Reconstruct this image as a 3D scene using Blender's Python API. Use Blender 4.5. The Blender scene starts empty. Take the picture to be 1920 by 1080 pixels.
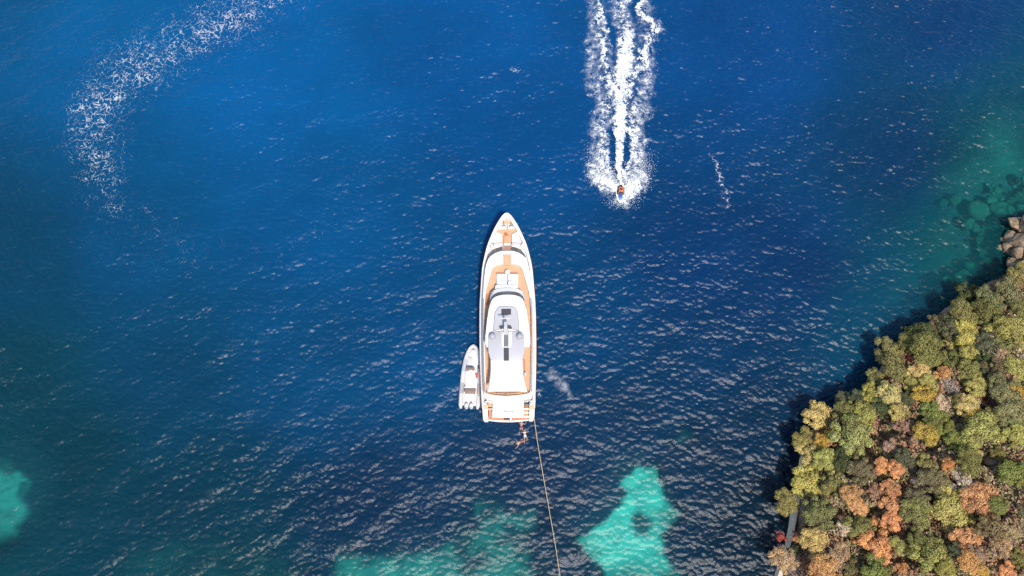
import bpy, bmesh, math, random
import numpy as np
from mathutils import Vector, Matrix

# ------------------------------------------------------------------ camera, sky, sun, exposure
SC = bpy.context.scene
COL = SC.collection
R = math.radians
CAM_H, TILT, LENS = 90.0, R(18.0), 24.3
FPX = LENS / 36.0 * 1920.0
cam_d = bpy.data.cameras.new('camera')
cam = bpy.data.objects.new('camera', cam_d)
COL.objects.link(cam)
cam.location = (0, 0, CAM_H)
cam.rotation_euler = (TILT, 0, 0)
cam_d.lens = LENS
cam_d.sensor_width = 36.0
cam_d.clip_end = 20000
SC.camera = cam

SUN_EL, SUN_AZ = R(60), R(18)          # azimuth measured from -Y towards +X
sdir = Vector((math.sin(SUN_AZ) * math.cos(SUN_EL), -math.cos(SUN_AZ) * math.cos(SUN_EL), math.sin(SUN_EL)))
world = bpy.data.worlds.new('World')
SC.world = world
world.use_nodes = True
nt = world.node_tree
sky = nt.nodes.new('ShaderNodeTexSky')
sky.sky_type = 'NISHITA'
sky.sun_disc = False
sky.sun_elevation = SUN_EL
sky.sun_rotation = math.atan2(sdir.x, sdir.y)
sky.air_density = 1.0
sky.dust_density = 0.8
bg = nt.nodes['Background']
bg.inputs['Strength'].default_value = 0.15
nt.links.new(sky.outputs[0], bg.inputs['Color'])
sun_d = bpy.data.lights.new('sun', 'SUN')
sun_d.energy = 3.4
sun_d.angle = R(6.0)
sun_d.color = (1.0, 0.95, 0.88)
sun = bpy.data.objects.new('sun', sun_d)
COL.objects.link(sun)
sun.rotation_euler = sdir.to_track_quat('Z', 'Y').to_euler()
SC.view_settings.view_transform = 'Standard'
SC.view_settings.look = 'None'
SC.view_settings.exposure = 0.55
SC.view_settings.gamma = 1.0
SC.render.engine = 'CYCLES'
SC.cycles.use_denoising = False
SC.cycles.max_bounces = 6
SC.cycles.transparent_max_bounces = 12
SC.cycles.caustics_reflective = False
SC.cycles.caustics_refractive = False
SC.cycles.sample_clamp_indirect = 4.0

# ------------------------------------------------------------------ survey: photograph positions to places on the ground
CT, ST = math.cos(TILT), math.sin(TILT)
def at(px, py, z=0.0):
    dx, dy = (px - 960.0) / FPX, (540.0 - py) / FPX
    wy, wz = dy * CT + ST, dy * ST - CT
    s = (z - CAM_H) / wz
    return Vector((dx * s, wy * s, z))
def depth_of(py, z=0.0):
    dy = (540.0 - py) / FPX
    return (z - CAM_H) / (dy * ST - CT)
def to_px(x, y, z):
    zz = z - CAM_H
    yc = y * CT + zz * ST
    zc = -y * ST + zz * CT
    return 960.0 + FPX * x / (-zc), 540.0 - FPX * yc / (-zc)

rng = np.random.default_rng(7)
random.seed(7)
def s2l(c):
    return tuple((v / 255 / 12.92) if v / 255 <= .04045 else ((v / 255 + .055) / 1.055) ** 2.4 for v in c)
def sstep(a, b, x):
    t = np.clip((x - a) / (b - a), 0, 1)
    return t * t * (3 - 2 * t)
class Noise2:
    """smooth value noise on a lattice, several octaves"""
    def __init__(self, seed):
        self.g = np.random.default_rng(seed).random((256, 256))
    def one(self, x, y):
        xi, yi = np.floor(x).astype(int), np.floor(y).astype(int)
        fx, fy = x - xi, y - yi
        fx, fy = fx * fx * (3 - 2 * fx), fy * fy * (3 - 2 * fy)
        g = self.g
        a, b = g[xi % 256, yi % 256], g[(xi + 1) % 256, yi % 256]
        c, d = g[xi % 256, (yi + 1) % 256], g[(xi + 1) % 256, (yi + 1) % 256]
        return (a * (1 - fx) + b * fx) * (1 - fy) + (c * (1 - fx) + d * fx) * fy
    def __call__(self, x, y, octs=4):
        t, a, s = 0, 0.5, 0
        for k in range(octs):
            t = t + a * self.one(x * 2 ** k + 17.3 * k, y * 2 ** k + 5.1 * k); s += a; a *= .55
        return t / s
N1, N2, N3 = Noise2(1), Noise2(2), Noise2(3)

# ------------------------------------------------------------------ object helpers
def tag(o, label=None, cat=None, group=None, kind=None):
    if label: o['label'] = label
    if cat: o['category'] = cat
    if group: o['group'] = group
    if kind: o['kind'] = kind
    return o
def empty(name, loc=(0, 0, 0), rz=0.0, parent=None):
    o = bpy.data.objects.new(name, None)
    COL.objects.link(o)
    o.empty_display_size = .2
    o.location = loc
    o.rotation_euler = (0, 0, rz)
    if parent: o.parent = parent
    return o
def add_obj(name, me, parent=None):
    o = bpy.data.objects.new(name, me)
    COL.objects.link(o)
    if parent: o.parent = parent
    return o
def np_mesh(name, V, F, mat=None, smooth=False):
    """V (n,3) array, F (m,k) int array, all faces with k corners"""
    me = bpy.data.meshes.new(name)
    V = np.asarray(V, np.float32); F = np.asarray(F, np.int32)
    m, k = F.shape
    me.vertices.add(len(V)); me.vertices.foreach_set('co', V.ravel())
    me.loops.add(m * k); me.loops.foreach_set('vertex_index', F.ravel())
    me.polygons.add(m)
    me.polygons.foreach_set('loop_start', np.arange(0, m * k, k, dtype=np.int32))
    me.polygons.foreach_set('loop_total', np.full(m, k, np.int32))
    me.polygons.foreach_set('use_smooth', np.full(m, smooth, bool))
    me.update(calc_edges=True)
    if mat: me.materials.append(mat)
    return me
class MB:
    """collects geometry of one part"""
    def __init__(self): self.v, self.f = [], []
    def add(self, vs, fs):
        o = len(self.v)
        self.v += [tuple(v) for v in vs]
        self.f += [tuple(i + o for i in f) for f in fs]
        return self
    def box(self, x0, x1, y0, y1, z0, z1, m=None):
        vs = [(x0, y0, z0), (x1, y0, z0), (x1, y1, z0), (x0, y1, z0), (x0, y0, z1), (x1, y0, z1), (x1, y1, z1), (x0, y1, z1)]
        if m is not None: vs = [m @ Vector(v) for v in vs]
        return self.add(vs, [(3, 2, 1, 0), (4, 5, 6, 7), (0, 1, 5, 4), (1, 2, 6, 5), (2, 3, 7, 6), (3, 0, 4, 7)])
    def prism(self, pts, z0, z1, inset=0.0, bev=0.0):
        """closed outline (counter-clockwise) raised from z0 to z1, top edge rounded by bev; z may be a function of (x,y)"""
        n = len(pts)
        f0 = z0 if callable(z0) else (lambda x, y: z0)
        f1 = z1 if callable(z1) else (lambda x, y: z1)
        rows = [[(x, y, f0(x, y)) for x, y in pts]]
        if bev > 0:
            for k, (di, dz) in enumerate(((0, 1), (.3, .3), (1, 0))):
                q = offset(pts, -bev * di)
                rows.append([(x, y, f1(x, y) - bev * dz) for x, y in q])
        else:
            rows.append([(x, y, f1(x, y)) for x, y in pts])
        vs = [p for r in rows for p in r]
        fs = []
        for r in range(len(rows) - 1):
            for i in range(n):
                j = (i + 1) % n
                fs.append((r * n + i, r * n + j, (r + 1) * n + j, (r + 1) * n + i))
        fs.append(tuple(range((len(rows) - 1) * n, len(rows) * n)))
        fs.append(tuple(reversed(range(n))))
        return self.add(vs, fs)
    def loft(self, rows, closed=False, cap=False):
        n = len(rows[0])
        vs = [p for r in rows for p in r]
        fs = []
        for r in range(len(rows) - 1):
            for i in range(n if closed else n - 1):
                j = (i + 1) % n
                fs.append((r * n + i, r * n + j, (r + 1) * n + j, (r + 1) * n + i))
        if cap:
            fs.append(tuple(reversed(range(n)))); fs.append(tuple(range((len(rows) - 1) * n, len(rows) * n)))
        return self.add(vs, fs)
    def tube(self, path, rad, segs=8, cap=True):
        path = [Vector(p) for p in path]
        rads = rad if isinstance(rad, (list, tuple)) else [rad] * len(path)
        rows = []
        up = Vector((0, 0, 1))
        for i, p in enumerate(path):
            d = (path[min(i + 1, len(path) - 1)] - path[max(i - 1, 0)]).normalized()
            u = up if abs(d.dot(up)) < .95 else Vector((1, 0, 0))
            a = d.cross(u).normalized(); b = a.cross(d).normalized()
            rows.append([p + a * (math.cos(t) * rads[i]) + b * (math.sin(t) * rads[i]) for t in [2 * math.pi * k / segs for k in range(segs)]])
        return self.loft(rows, True, cap)
    def dome(self, cx, cy, z0, r, h, segs=16, rings=5, skirt=0.0):
        rows = []
        if skirt > 0: rows.append([(cx + r * math.cos(2 * math.pi * k / segs), cy + r * math.sin(2 * math.pi * k / segs), z0) for k in range(segs)])
        for j in range(rings):
            a = j / rings * math.pi / 2
            rows.append([(cx + r * math.cos(a) * math.cos(2 * math.pi * k / segs), cy + r * math.cos(a) * math.sin(2 * math.pi * k / segs), z0 + skirt + h * math.sin(a)) for k in range(segs)])
        rows.append([(cx + r * .02 * math.cos(2 * math.pi * k / segs), cy + r * .02 * math.sin(2 * math.pi * k / segs), z0 + skirt + h) for k in range(segs)])
        return self.loft(rows, True, True)
    def build(self, name, mat, parent=None, smooth=False, label=None, bevel=0.0):
        me = bpy.data.meshes.new(name)
        me.from_pydata(self.v, [], self.f)
        bm = bmesh.new(); bm.from_mesh(me)
        bmesh.ops.recalc_face_normals(bm, faces=bm.faces)
        if bevel > 0:
            bmesh.ops.bevel(bm, geom=[e for e in bm.edges if len(e.link_faces) == 2 and e.calc_face_angle(0) > .6], offset=bevel, segments=2, affect='EDGES', profile=.6)
        bm.to_mesh(me); bm.free()
        if smooth:
            me.polygons.foreach_set('use_smooth', [True] * len(me.polygons))
            me.set_sharp_from_angle(angle=R(40))
        me.materials.append(mat)
        o = add_obj(name, me, parent)
        if label: o['label'] = label
        return o
def offset(pts, d):
    """move a closed outline outward by d (counter-clockwise outline)"""
    n = len(pts); out = []
    for i in range(n):
        a, b, c = Vector(pts[i - 1]), Vector(pts[i]), Vector(pts[(i + 1) % n])
        e1, e2 = (b - a), (c - b)
        if e1.length < 1e-6: e1 = e2
        if e2.length < 1e-6: e2 = e1
        n1 = Vector((e1.y, -e1.x)).normalized(); n2 = Vector((e2.y, -e2.x)).normalized()
        m = (n1 + n2)
        m = m.normalized() if m.length > 1e-6 else n1
        k = d / max(.5, m.dot(n1))
        out.append((b.x + m.x * k, b.y + m.y * k))
    return out
def resample(pts, n, closed=True):
    P = [Vector(p) for p in pts]
    if closed: P = P + [P[0]]
    L = [0]
    for a, b in zip(P, P[1:]): L.append(L[-1] + (b - a).length)
    out = []
    for k in range(n):
        t = L[-1] * k / (n if closed else n - 1)
        i = max(j for j in range(len(L) - 1) if L[j] <= t + 1e-9)
        f = (t - L[i]) / max(1e-9, L[i + 1] - L[i])
        q = P[i].lerp(P[i + 1], min(1, f)); out.append(tuple(q))
    return out
def smooth_line(pts, n=4):
    """Catmull-Rom through the points"""
    P = [Vector(p) for p in pts]
    P = [P[0] * 2 - P[1]] + P + [P[-1] * 2 - P[-2]]
    out = []
    for i in range(1, len(P) - 2):
        for k in range(n):
            t = k / n
            out.append(0.5 * ((2 * P[i]) + (P[i + 1] - P[i - 1]) * t + (2 * P[i - 1] - 5 * P[i] + 4 * P[i + 1] - P[i + 2]) * t * t + (3 * P[i] - P[i - 1] - 3 * P[i + 1] + P[i + 2]) * t ** 3))
    out.append(P[-2])
    return [tuple(p) for p in out]

# ------------------------------------------------------------------ materials
def new_mat(name):
    m = bpy.data.materials.new(name)
    m.use_nodes = True
    t = m.node_tree
    return m, t, t.nodes['Principled BSDF'], t.nodes['Material Output']
def node(t, kind, **kw):
    n = t.nodes.new(kind)
    for k, v in kw.items():
        if k in n.inputs.keys() if hasattr(n.inputs, 'keys') else False: n.inputs[k].default_value = v
        else: setattr(n, k, v)
    return n
def math_node(t, op, a, b=None, c=None, clamp=False):
    n = t.nodes.new('ShaderNodeMath'); n.operation = op; n.use_clamp = clamp
    for i, v in enumerate((a, b, c)):
        if v is None: continue
        if isinstance(v, (int, float)): n.inputs[i].default_value = v
        else: t.links.new(v, n.inputs[i])
    return n.outputs[0]
def plain(name, col, rough=.5, var=.12, scale=3.0, metal=0.0, spec=.5, coat=0.0):
    m, t, b, out = new_mat(name)
    tc = node(t, 'ShaderNodeTexCoord')
    nz = node(t, 'ShaderNodeTexNoise'); nz.inputs['Scale'].default_value = scale; nz.inputs['Detail'].default_value = 5
    t.links.new(tc.outputs['Object'], nz.inputs['Vector'])
    mx = node(t, 'ShaderNodeMix', data_type='RGBA')
    mx.inputs[6].default_value = (*[c * (1 - var) for c in col], 1)
    mx.inputs[7].default_value = (*[min(1, c * (1 + var)) for c in col], 1)
    t.links.new(nz.outputs['Fac'], mx.inputs[0])
    t.links.new(mx.outputs[2], b.inputs['Base Color'])
    b.inputs['Roughness'].default_value = rough
    b.inputs['Metallic'].default_value = metal
    b.inputs['Specular IOR Level'].default_value = spec
    b.inputs['Coat Weight'].default_value = coat
    return m
def teak_mat(name, col):
    m, t, b, out = new_mat(name)
    tc = node(t, 'ShaderNodeTexCoord')
    wv = node(t, 'ShaderNodeTexWave', wave_type='BANDS', bands_direction='X')
    wv.inputs['Scale'].default_value = 3.0; wv.inputs['Distortion'].default_value = 0
    t.links.new(tc.outputs['Object'], wv.inputs['Vector'])
    nz = node(t, 'ShaderNodeTexNoise'); nz.inputs['Scale'].default_value = 2.0; nz.inputs['Detail'].default_value = 6
    t.links.new(tc.outputs['Object'], nz.inputs['Vector'])
    seam = math_node(t, 'GREATER_THAN', wv.outputs['Fac'], .93)
    mx = node(t, 'ShaderNodeMix', data_type='RGBA')
    mx.inputs[6].default_value = (*[c * .82 for c in col], 1); mx.inputs[7].default_value = (*[min(1, c * 1.15) for c in col], 1)
    t.links.new(nz.outputs['Fac'], mx.inputs[0])
    m2 = node(t, 'ShaderNodeMix', data_type='RGBA')
    t.links.new(math_node(t, 'MULTIPLY', seam, .5), m2.inputs[0]); t.links.new(mx.outputs[2], m2.inputs[6])
    m2.inputs[7].default_value = (.08, .05, .03, 1)
    t.links.new(m2.outputs[2], b.inputs['Base Color'])
    b.inputs['Roughness'].default_value = .65
    return m
M = dict(
    white=plain('gelcoat_white', (.78, .735, .69), .3, .03, .8, coat=.2),
    cream=plain('cream_vinyl', (.80, .72, .62), .6, .05, 1.5),
    fabric=plain('white_canvas', (.82, .81, .79), .85, .03, 1.0),
    teak=teak_mat('teak_deck', (.62, .36, .205)),
    redteak=teak_mat('teak_platform', (.50, .21, .11)),
    glass=plain('tinted_glass', (.07, .07, .075), .3, .1, 2.0, spec=.3),
    paleglass=plain('sunroof_glass', (.42, .42, .44), .15, .08, .6),
    palegrey=plain('hardtop_grey', (.42, .405, .415), .5, .05, .8),
    grey=plain('grey_metal', (.15, .15, .155), .45, .1, 4.0),
    dark=plain('dark_composite', (.055, .05, .052), .45, .2, 4.0),
    steel=plain('stainless', (.55, .55, .56), .25, .05, 4.0, metal=.9),
    rail=plain('varnished_rail', (.45, .22, .10), .4, .1, 4.0),
    tube=plain('hypalon_tube', (.52, .50, .50), .6, .06, 1.5),
    tubepatch=plain('hypalon_patch', (.34, .32, .33), .65, .06, 2.0),
    brown=plain('brown_vinyl', (.19, .13, .11), .6, .1, 3.0),
    orange=plain('orange_cord', (.70, .16, .05), .6, .1, 5.0),
    blue=plain('blue_gelcoat', (.03, .16, .62), .25, .15, 3.0),
    lilac=plain('pale_mat', (.42, .42, .62), .6, .08, 3.0),
    red=plain('red_vest', (.60, .05, .03), .7, .15, 8.0),
    orangev=plain('orange_vest', (.80, .20, .05), .7, .12, 8.0),
    skin=plain('skin', (.36, .22, .15), .55, .1, 8.0),
    hair=plain('dark_hair', (.05, .03, .02), .6, .2, 20.0),
    swim=plain('swimwear', (.22, .05, .05), .7, .15, 10.0),
    whitewear=plain('white_swimwear', (.7, .66, .6), .7, .1, 10.0),
    rope=plain('mooring_rope', (.50, .36, .17), .85, .2, 12.0),
    text=plain('grey_lettering', (.30, .28, .28), .5, .05, 5.0),
)

# ------------------------------------------------------------------ the sea surface: one sheet of wind waves
NW, LW = 1344, 168.0
DXW = LW / NW
kk = np.fft.fftfreq(NW, DXW) * 2 * np.pi
KX, KY = np.meshgrid(kk, kk, indexing='xy')
K = np.sqrt(KX ** 2 + KY ** 2); K[0, 0] = 1
def spectrum(peak, wang, spread, small, seed):
    L0 = peak / (2 * np.pi) / 1.41
    ca = (KX * math.cos(wang) + KY * math.sin(wang)) / K
    P = np.exp(-1 / (K * L0) ** 2) / K ** 3.75 * (np.abs(ca) ** spread + .06) * np.exp(-(K * small) ** 2)
    P[0, 0] = 0
    g = np.random.default_rng(seed)
    return np.sqrt(P) * (g.normal(size=K.shape) + 1j * g.normal(size=K.shape))
Hs = spectrum(1.55, R(80), 2.5, .045, 3)
Hl = spectrum(6.5, R(112), 4, .5, 4)
def fields(Hf, slope):
    h = np.fft.ifft2(Hf).real
    sx = np.fft.ifft2(1j * KX * Hf).real
    sy = np.fft.ifft2(1j * KY * Hf).real
    k = slope / math.sqrt((sx ** 2 + sy ** 2).mean())
    dx = np.fft.ifft2(-1j * KX / K * Hf).real * k
    dy = np.fft.ifft2(-1j * KY / K * Hf).real * k
    return h * k, dx, dy
h1, dx1, dy1 = fields(Hs, .272)
h2, dx2, dy2 = fields(Hl, .075)
WX0, WY0, NY = -LW / 2, -14.0, 760
xs = WX0 + np.arange(NW) * DXW
ys = WY0 + np.arange(NY) * DXW
GX, GY = np.meshgrid(xs, ys, indexing='xy')
wz = (h1 + h2)[:NY, :]; wdx = (dx1 + dx2)[:NY, :]; wdy = (dy1 + dy2)[:NY, :]
edge = sstep(0, 4, GX - xs[0]) * sstep(0, 4, xs[-1] - GX) * sstep(0, 4, GY - ys[0]) * sstep(0, 4, ys[-1] - GY)
# calmer lee and shelter variation: gusts change how steep the small waves stand
gust = .50 + 1.0 * N1(GX / 13, GY / 6, 3)
amp = edge * gust
WVX, WVY, WVZ = GX + wdx * amp * .8, GY + wdy * amp * .8, wz * amp
def water_z(x, y):
    i = np.clip(((np.asarray(y) - WY0) / DXW).astype(int), 0, NY - 1)
    j = np.clip(((np.asarray(x) - WX0) / DXW).astype(int), 0, NW - 1)
    return WVZ[i, j]
PXG, PYG = to_px(GX, GY, 0.0)

# colour of the water body (depth, what floats in it, and by the cliff the wood's dark reflection painted in) surveyed at points of the bay, and how far one sees down
body_pts = [
    (0, 0, 8, 74, 126), (200, 60, 14, 84, 146), (500, 120, 16, 84, 152), (900, 100, 16, 78, 146), (1000, 250, 12, 72, 135),
    (1400, 100, 12, 68, 132), (1800, 50, 12, 56, 108), (1900, 200, 4, 68, 98), (1700, 300, 6, 52, 96), (1880, 330, 8, 84, 92),
    (1800, 470, 10, 78, 92), (1650, 580, 4, 70, 104), (1500, 500, 6, 52, 100), (1300, 500, 8, 54, 104), (1300, 700, 14, 56, 98),
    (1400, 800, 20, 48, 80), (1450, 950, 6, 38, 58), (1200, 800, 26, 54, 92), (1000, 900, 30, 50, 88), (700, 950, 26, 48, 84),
    (400, 950, 3, 56, 82), (150, 850, 0, 58, 80), (50, 700, 0, 58, 80), (40, 500, 0, 60, 94), (250, 450, 4, 72, 122),
    (600, 400, 8, 78, 138), (800, 600, 6, 72, 128), (600, 700, 4, 66, 112), (1100, 600, 10, 64, 114), (300, 700, 0, 60, 96),
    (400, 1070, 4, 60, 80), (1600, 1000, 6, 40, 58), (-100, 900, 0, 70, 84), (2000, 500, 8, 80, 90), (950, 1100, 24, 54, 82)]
num = np.zeros(GX.shape + (3,)); den = np.zeros(GX.shape)
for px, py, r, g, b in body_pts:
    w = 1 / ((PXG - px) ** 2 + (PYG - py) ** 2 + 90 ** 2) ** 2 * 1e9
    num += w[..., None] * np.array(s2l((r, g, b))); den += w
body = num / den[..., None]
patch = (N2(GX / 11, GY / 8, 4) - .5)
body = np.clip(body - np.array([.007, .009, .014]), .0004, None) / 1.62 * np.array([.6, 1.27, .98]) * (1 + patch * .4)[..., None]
# (px, py, radius px, clearness)
clear_pts = [(1190, 990, 210, .92), (30, 930, 150, .86), (900, 1000, 170, .62), (700, 1070, 220, .72), (1000, 1090, 160, .7),
             (1880, 330, 130, .55), (1860, 470, 150, .46), (1800, 560, 120, .45), (1640, 590, 110, .25), (1290, 815, 60, .5),
             (330, 1050, 170, .4), (500, 1080, 120, .45), (1470, 940, 120, .35), (1900, 230, 90, .35), (1700, 480, 110, .35)]
clear = np.zeros(GX.shape)
for px, py, r, c in clear_pts:
    d2 = ((PXG - px) ** 2 + (PYG - py) ** 2) / r ** 2
    clear = np.maximum(clear, c * np.exp(-d2 ** 1.6 * .7))
def in_poly(px, py, poly):
    inside = np.zeros(px.shape, bool)
    n = len(poly)
    for i in range(n):
        xa, ya = poly[i]; xb, yb = poly[(i + 1) % n]
        c = ((ya > py) != (yb > py)) & (px < (xb - xa) * (py - ya) / (yb - ya + 1e-9) + xa)
        inside ^= c
    return inside
def soft_poly(px, py, poly, soft):
    d = np.full(px.shape, 1e9)
    n = len(poly)
    for i in range(n):
        a = np.array(poly[i], float); b = np.array(poly[(i + 1) % n], float)
        ab_ = b - a; L2 = (ab_ ** 2).sum() + 1e-9
        tt = np.clip(((px - a[0]) * ab_[0] + (py - a[1]) * ab_[1]) / L2, 0, 1)
        d = np.minimum(d, np.hypot(px - a[0] - tt * ab_[0], py - a[1] - tt * ab_[1]))
    sd = np.where(in_poly(px, py, poly), d, -d)
    return sstep(-soft, soft, sd + soft * .2)
SAND = [
    ([(1172, 896), (1190, 882), (1228, 880), (1232, 908), (1246, 940), (1268, 965), (1255, 985), (1238, 1010), (1245, 1050), (1290, 1100), (1135, 1100), (1118, 1050), (1078, 1015), (1105, 998), (1136, 978), (1162, 950), (1172, 925)], 5, 1.0),
    ([(-90, 880), (20, 868), (55, 900), (50, 960), (25, 1010), (-10, 1035), (-90, 1040)], 8, .5),
    ([(890, 940), (920, 950), (950, 965), (1000, 955), (1010, 985), (980, 1010), (990, 1060), (1010, 1110), (600, 1120), (640, 1045), (720, 1050), (830, 1035), (860, 1005), (905, 990)], 8, .55),
    ([(640, 1050), (740, 1050), (850, 1040), (960, 1080), (960, 1150), (600, 1150)], 14, .75),
    ([(1278, 812), (1292, 806), (1298, 822), (1284, 834), (1272, 830)], 7, .35),
    ([(220, 1050), (330, 1030), (480, 1040), (560, 1080), (500, 1120), (200, 1120)], 30, .3),
    ([(1850, 200), (1960, 190), (1960, 330), (1890, 340), (1850, 290)], 30, .45),
    ([(1760, 330), (1870, 280), (1960, 300), (1960, 560), (1830, 540), (1740, 590), (1660, 620), (1640, 560), (1750, 500)], 40, .30),
]
near = np.zeros(GX.shape)
for poly, soft, k in SAND: near = np.maximum(near, soft_poly(PXG[::4, ::4], PYG[::4, ::4], poly, 38).repeat(4, 0).repeat(4, 1)[:NY, :NW])
near = np.clip(near * 1.3, 0, 1)
clear *= .35 + .65 * near
idx = np.arange(NY * NW).reshape(NY, NW)
F = np.stack([idx[:-1, :-1], idx[:-1, 1:], idx[1:, 1:], idx[1:, :-1]], -1).reshape(-1, 4)
V = np.stack([WVX, WVY, WVZ], -1).reshape(-1, 3)
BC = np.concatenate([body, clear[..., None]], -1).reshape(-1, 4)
# the open sea round the bay
x0, x1, y0, y1, FAR = xs[0], xs[-1], ys[0], ys[-1], 6000.0
ov = np.array([(-FAR, -FAR, 0), (FAR, -FAR, 0), (FAR, FAR, 0), (-FAR, FAR, 0)])
n0 = len(V); V = np.vstack([V, ov])
c00, c10, c11, c01 = idx[0, 0], idx[0, -1], idx[-1, -1], idx[-1, 0]
F = np.vstack([F, [(n0, n0 + 1, c10, c00), (n0 + 1, n0 + 2, c11, c10), (n0 + 2, n0 + 3, c01, c11), (n0 + 3, n0, c00, c01)]])
BC = np.vstack([BC, np.tile([.001, .035, .12, 0], (4, 1))])

wm, t, pb, out = new_mat('sea_water')
t.nodes.remove(pb)
tc = node(t, 'ShaderNodeTexCoord')
mp = node(t, 'ShaderNodeMapping'); mp.inputs['Rotation'].default_value = (0, 0, R(-10)); mp.inputs['Scale'].default_value = (1, 1.9, 1)
t.links.new(tc.outputs['Object'], mp.inputs['Vector'])
nzw = node(t, 'ShaderNodeTexNoise'); nzw.inputs['Scale'].default_value = 3.6; nzw.inputs['Detail'].default_value = 6; nzw.inputs['Roughness'].default_value = .7; nzw.inputs['Distortion'].default_value = .6
t.links.new(mp.outputs[0], nzw.inputs['Vector'])
bump = node(t, 'ShaderNodeBump'); bump.inputs['Strength'].default_value = .22; bump.inputs['Distance'].default_value = .2
t.links.new(nzw.outputs['Fac'], bump.inputs['Height'])
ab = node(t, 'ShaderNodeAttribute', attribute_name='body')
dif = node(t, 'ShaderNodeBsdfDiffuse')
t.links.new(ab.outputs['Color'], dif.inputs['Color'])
# light comes back from within the water, so the body shades less with the ripples than the surface does
vs_ = node(t, 'ShaderNodeVectorMath', operation='SCALE'); vs_.inputs['Scale'].default_value = .55; t.links.new(bump.outputs[0], vs_.inputs[0])
vz_ = node(t, 'ShaderNodeVectorMath', operation='ADD'); vz_.inputs[1].default_value = (0, 0, .45); t.links.new(vs_.outputs[0], vz_.inputs[0])
vn_ = node(t, 'ShaderNodeVectorMath', operation='NORMALIZE'); t.links.new(vz_.outputs[0], vn_.inputs[0])
t.links.new(vn_.outputs[0], dif.inputs['Normal'])
tr = node(t, 'ShaderNodeBsdfTransparent'); tr.inputs['Color'].default_value = (.25, .93, .89, 1)
mixb = node(t, 'ShaderNodeMixShader')
t.links.new(ab.outputs['Alpha'], mixb.inputs[0]); t.links.new(dif.outputs[0], mixb.inputs[1]); t.links.new(tr.outputs[0], mixb.inputs[2])
fr = node(t, 'ShaderNodeFresnel'); fr.inputs['IOR'].default_value = 1.34
t.links.new(bump.outputs[0], fr.inputs['Normal'])
gl = node(t, 'ShaderNodeBsdfGlossy'); gl.inputs['Roughness'].default_value = .27
t.links.new(bump.outputs[0], gl.inputs['Normal'])
mixs = node(t, 'ShaderNodeMixShader')
t.links.new(fr.outputs[0], mixs.inputs[0]); t.links.new(mixb.outputs[0], mixs.inputs[1]); t.links.new(gl.outputs[0], mixs.inputs[2])
t.links.new(mixs.outputs[0], out.inputs['Surface'])
sea_me = np_mesh('sea', V, F, wm, True)
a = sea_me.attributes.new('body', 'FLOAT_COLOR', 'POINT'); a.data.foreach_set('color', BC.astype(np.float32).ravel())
sea = add_obj('sea', sea_me)
tag(sea, 'blue rippled sea water of the bay', 'water', kind='structure')

# ------------------------------------------------------------------ seabed: sand patches among dark seagrass
bx = np.arange(-100, 130.1, .35); by = np.arange(-40, 110.1, .35)
BX, BY = np.meshgrid(bx, by, indexing='xy')
BPX, BPY = to_px(BX, BY, -4.0)
wob_x = (N1(BX / 1.8, BY / 1.8, 5) - .5) * 30; wob_y = (N2(BX / 1.8, BY / 1.8, 5) - .5) * 30
WPX, WPY = BPX + wob_x, BPY + wob_y
sand = np.zeros(BX.shape)
for poly, soft, k in SAND:
    sand = np.maximum(sand, k * soft_poly(WPX, WPY, poly, soft))
sand *= 1 - .92 * soft_poly(WPX, WPY, [(1188, 965), (1205, 960), (1220, 975), (1218, 998), (1200, 1002), (1184, 985)], 8)
sand *= (.50 + .66 * N1(BX / 1.5 + 7, BY / .9, 5))
sand *= 1 - .75 * sstep(.46, .66, N3(BX / 3, BY / 3, 5)) * (BPX < 1040)
sz = -4.0 - 1.2 * (N1(BX / 12, BY / 12, 3) - .5) + .35 * (N2(BX / 1.6, BY / 1.6, 3) - .5)
bm_, t, pb, out = new_mat('seabed')
asd = node(t, 'ShaderNodeAttribute', attribute_name='sand')
tc = node(t, 'ShaderNodeTexCoord')
nb = node(t, 'ShaderNodeTexNoise'); nb.inputs['Scale'].default_value = 1.1; nb.inputs['Detail'].default_value = 8; nb.inputs['Roughness'].default_value = .7
t.links.new(tc.outputs['Object'], nb.inputs['Vector'])
g1 = node(t, 'ShaderNodeMix', data_type='RGBA'); g1.inputs[6].default_value = (.03, .03, .055, 1); g1.inputs[7].default_value = (.07, .06, .10, 1)
t.links.new(nb.outputs['Fac'], g1.inputs[0])
g2 = node(t, 'ShaderNodeMix', data_type='RGBA'); g2.inputs[6].default_value = (.48, .47, .41, 1); g2.inputs[7].default_value = (.66, .65, .58, 1)
t.links.new(nb.outputs['Fac'], g2.inputs[0])
g3 = node(t, 'ShaderNodeMix', data_type='RGBA')
t.links.new(asd.outputs['Fac'], g3.inputs[0]); t.links.new(g1.outputs[2], g3.inputs[6]); t.links.new(g2.outputs[2], g3.inputs[7])
t.links.new(g3.outputs[2], pb.inputs['Base Color']); pb.inputs['Roughness'].default_value = .9
nyb, nxb = BX.shape
ib = np.arange(nyb * nxb).reshape(nyb, nxb)
Fb = np.stack([ib[:-1, :-1], ib[:-1, 1:], ib[1:, 1:], ib[1:, :-1]], -1).reshape(-1, 4)
sb_me = np_mesh('seabed', np.stack([BX, BY, sz], -1).reshape(-1, 3), Fb, bm_, True)
a = sb_me.attributes.new('sand', 'FLOAT', 'POINT'); a.data.foreach_set('value', sand.astype(np.float32).ravel())
tag(add_obj('seabed', sb_me), 'sandy seabed with dark seagrass under the clear water', 'seabed', kind='structure')

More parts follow.
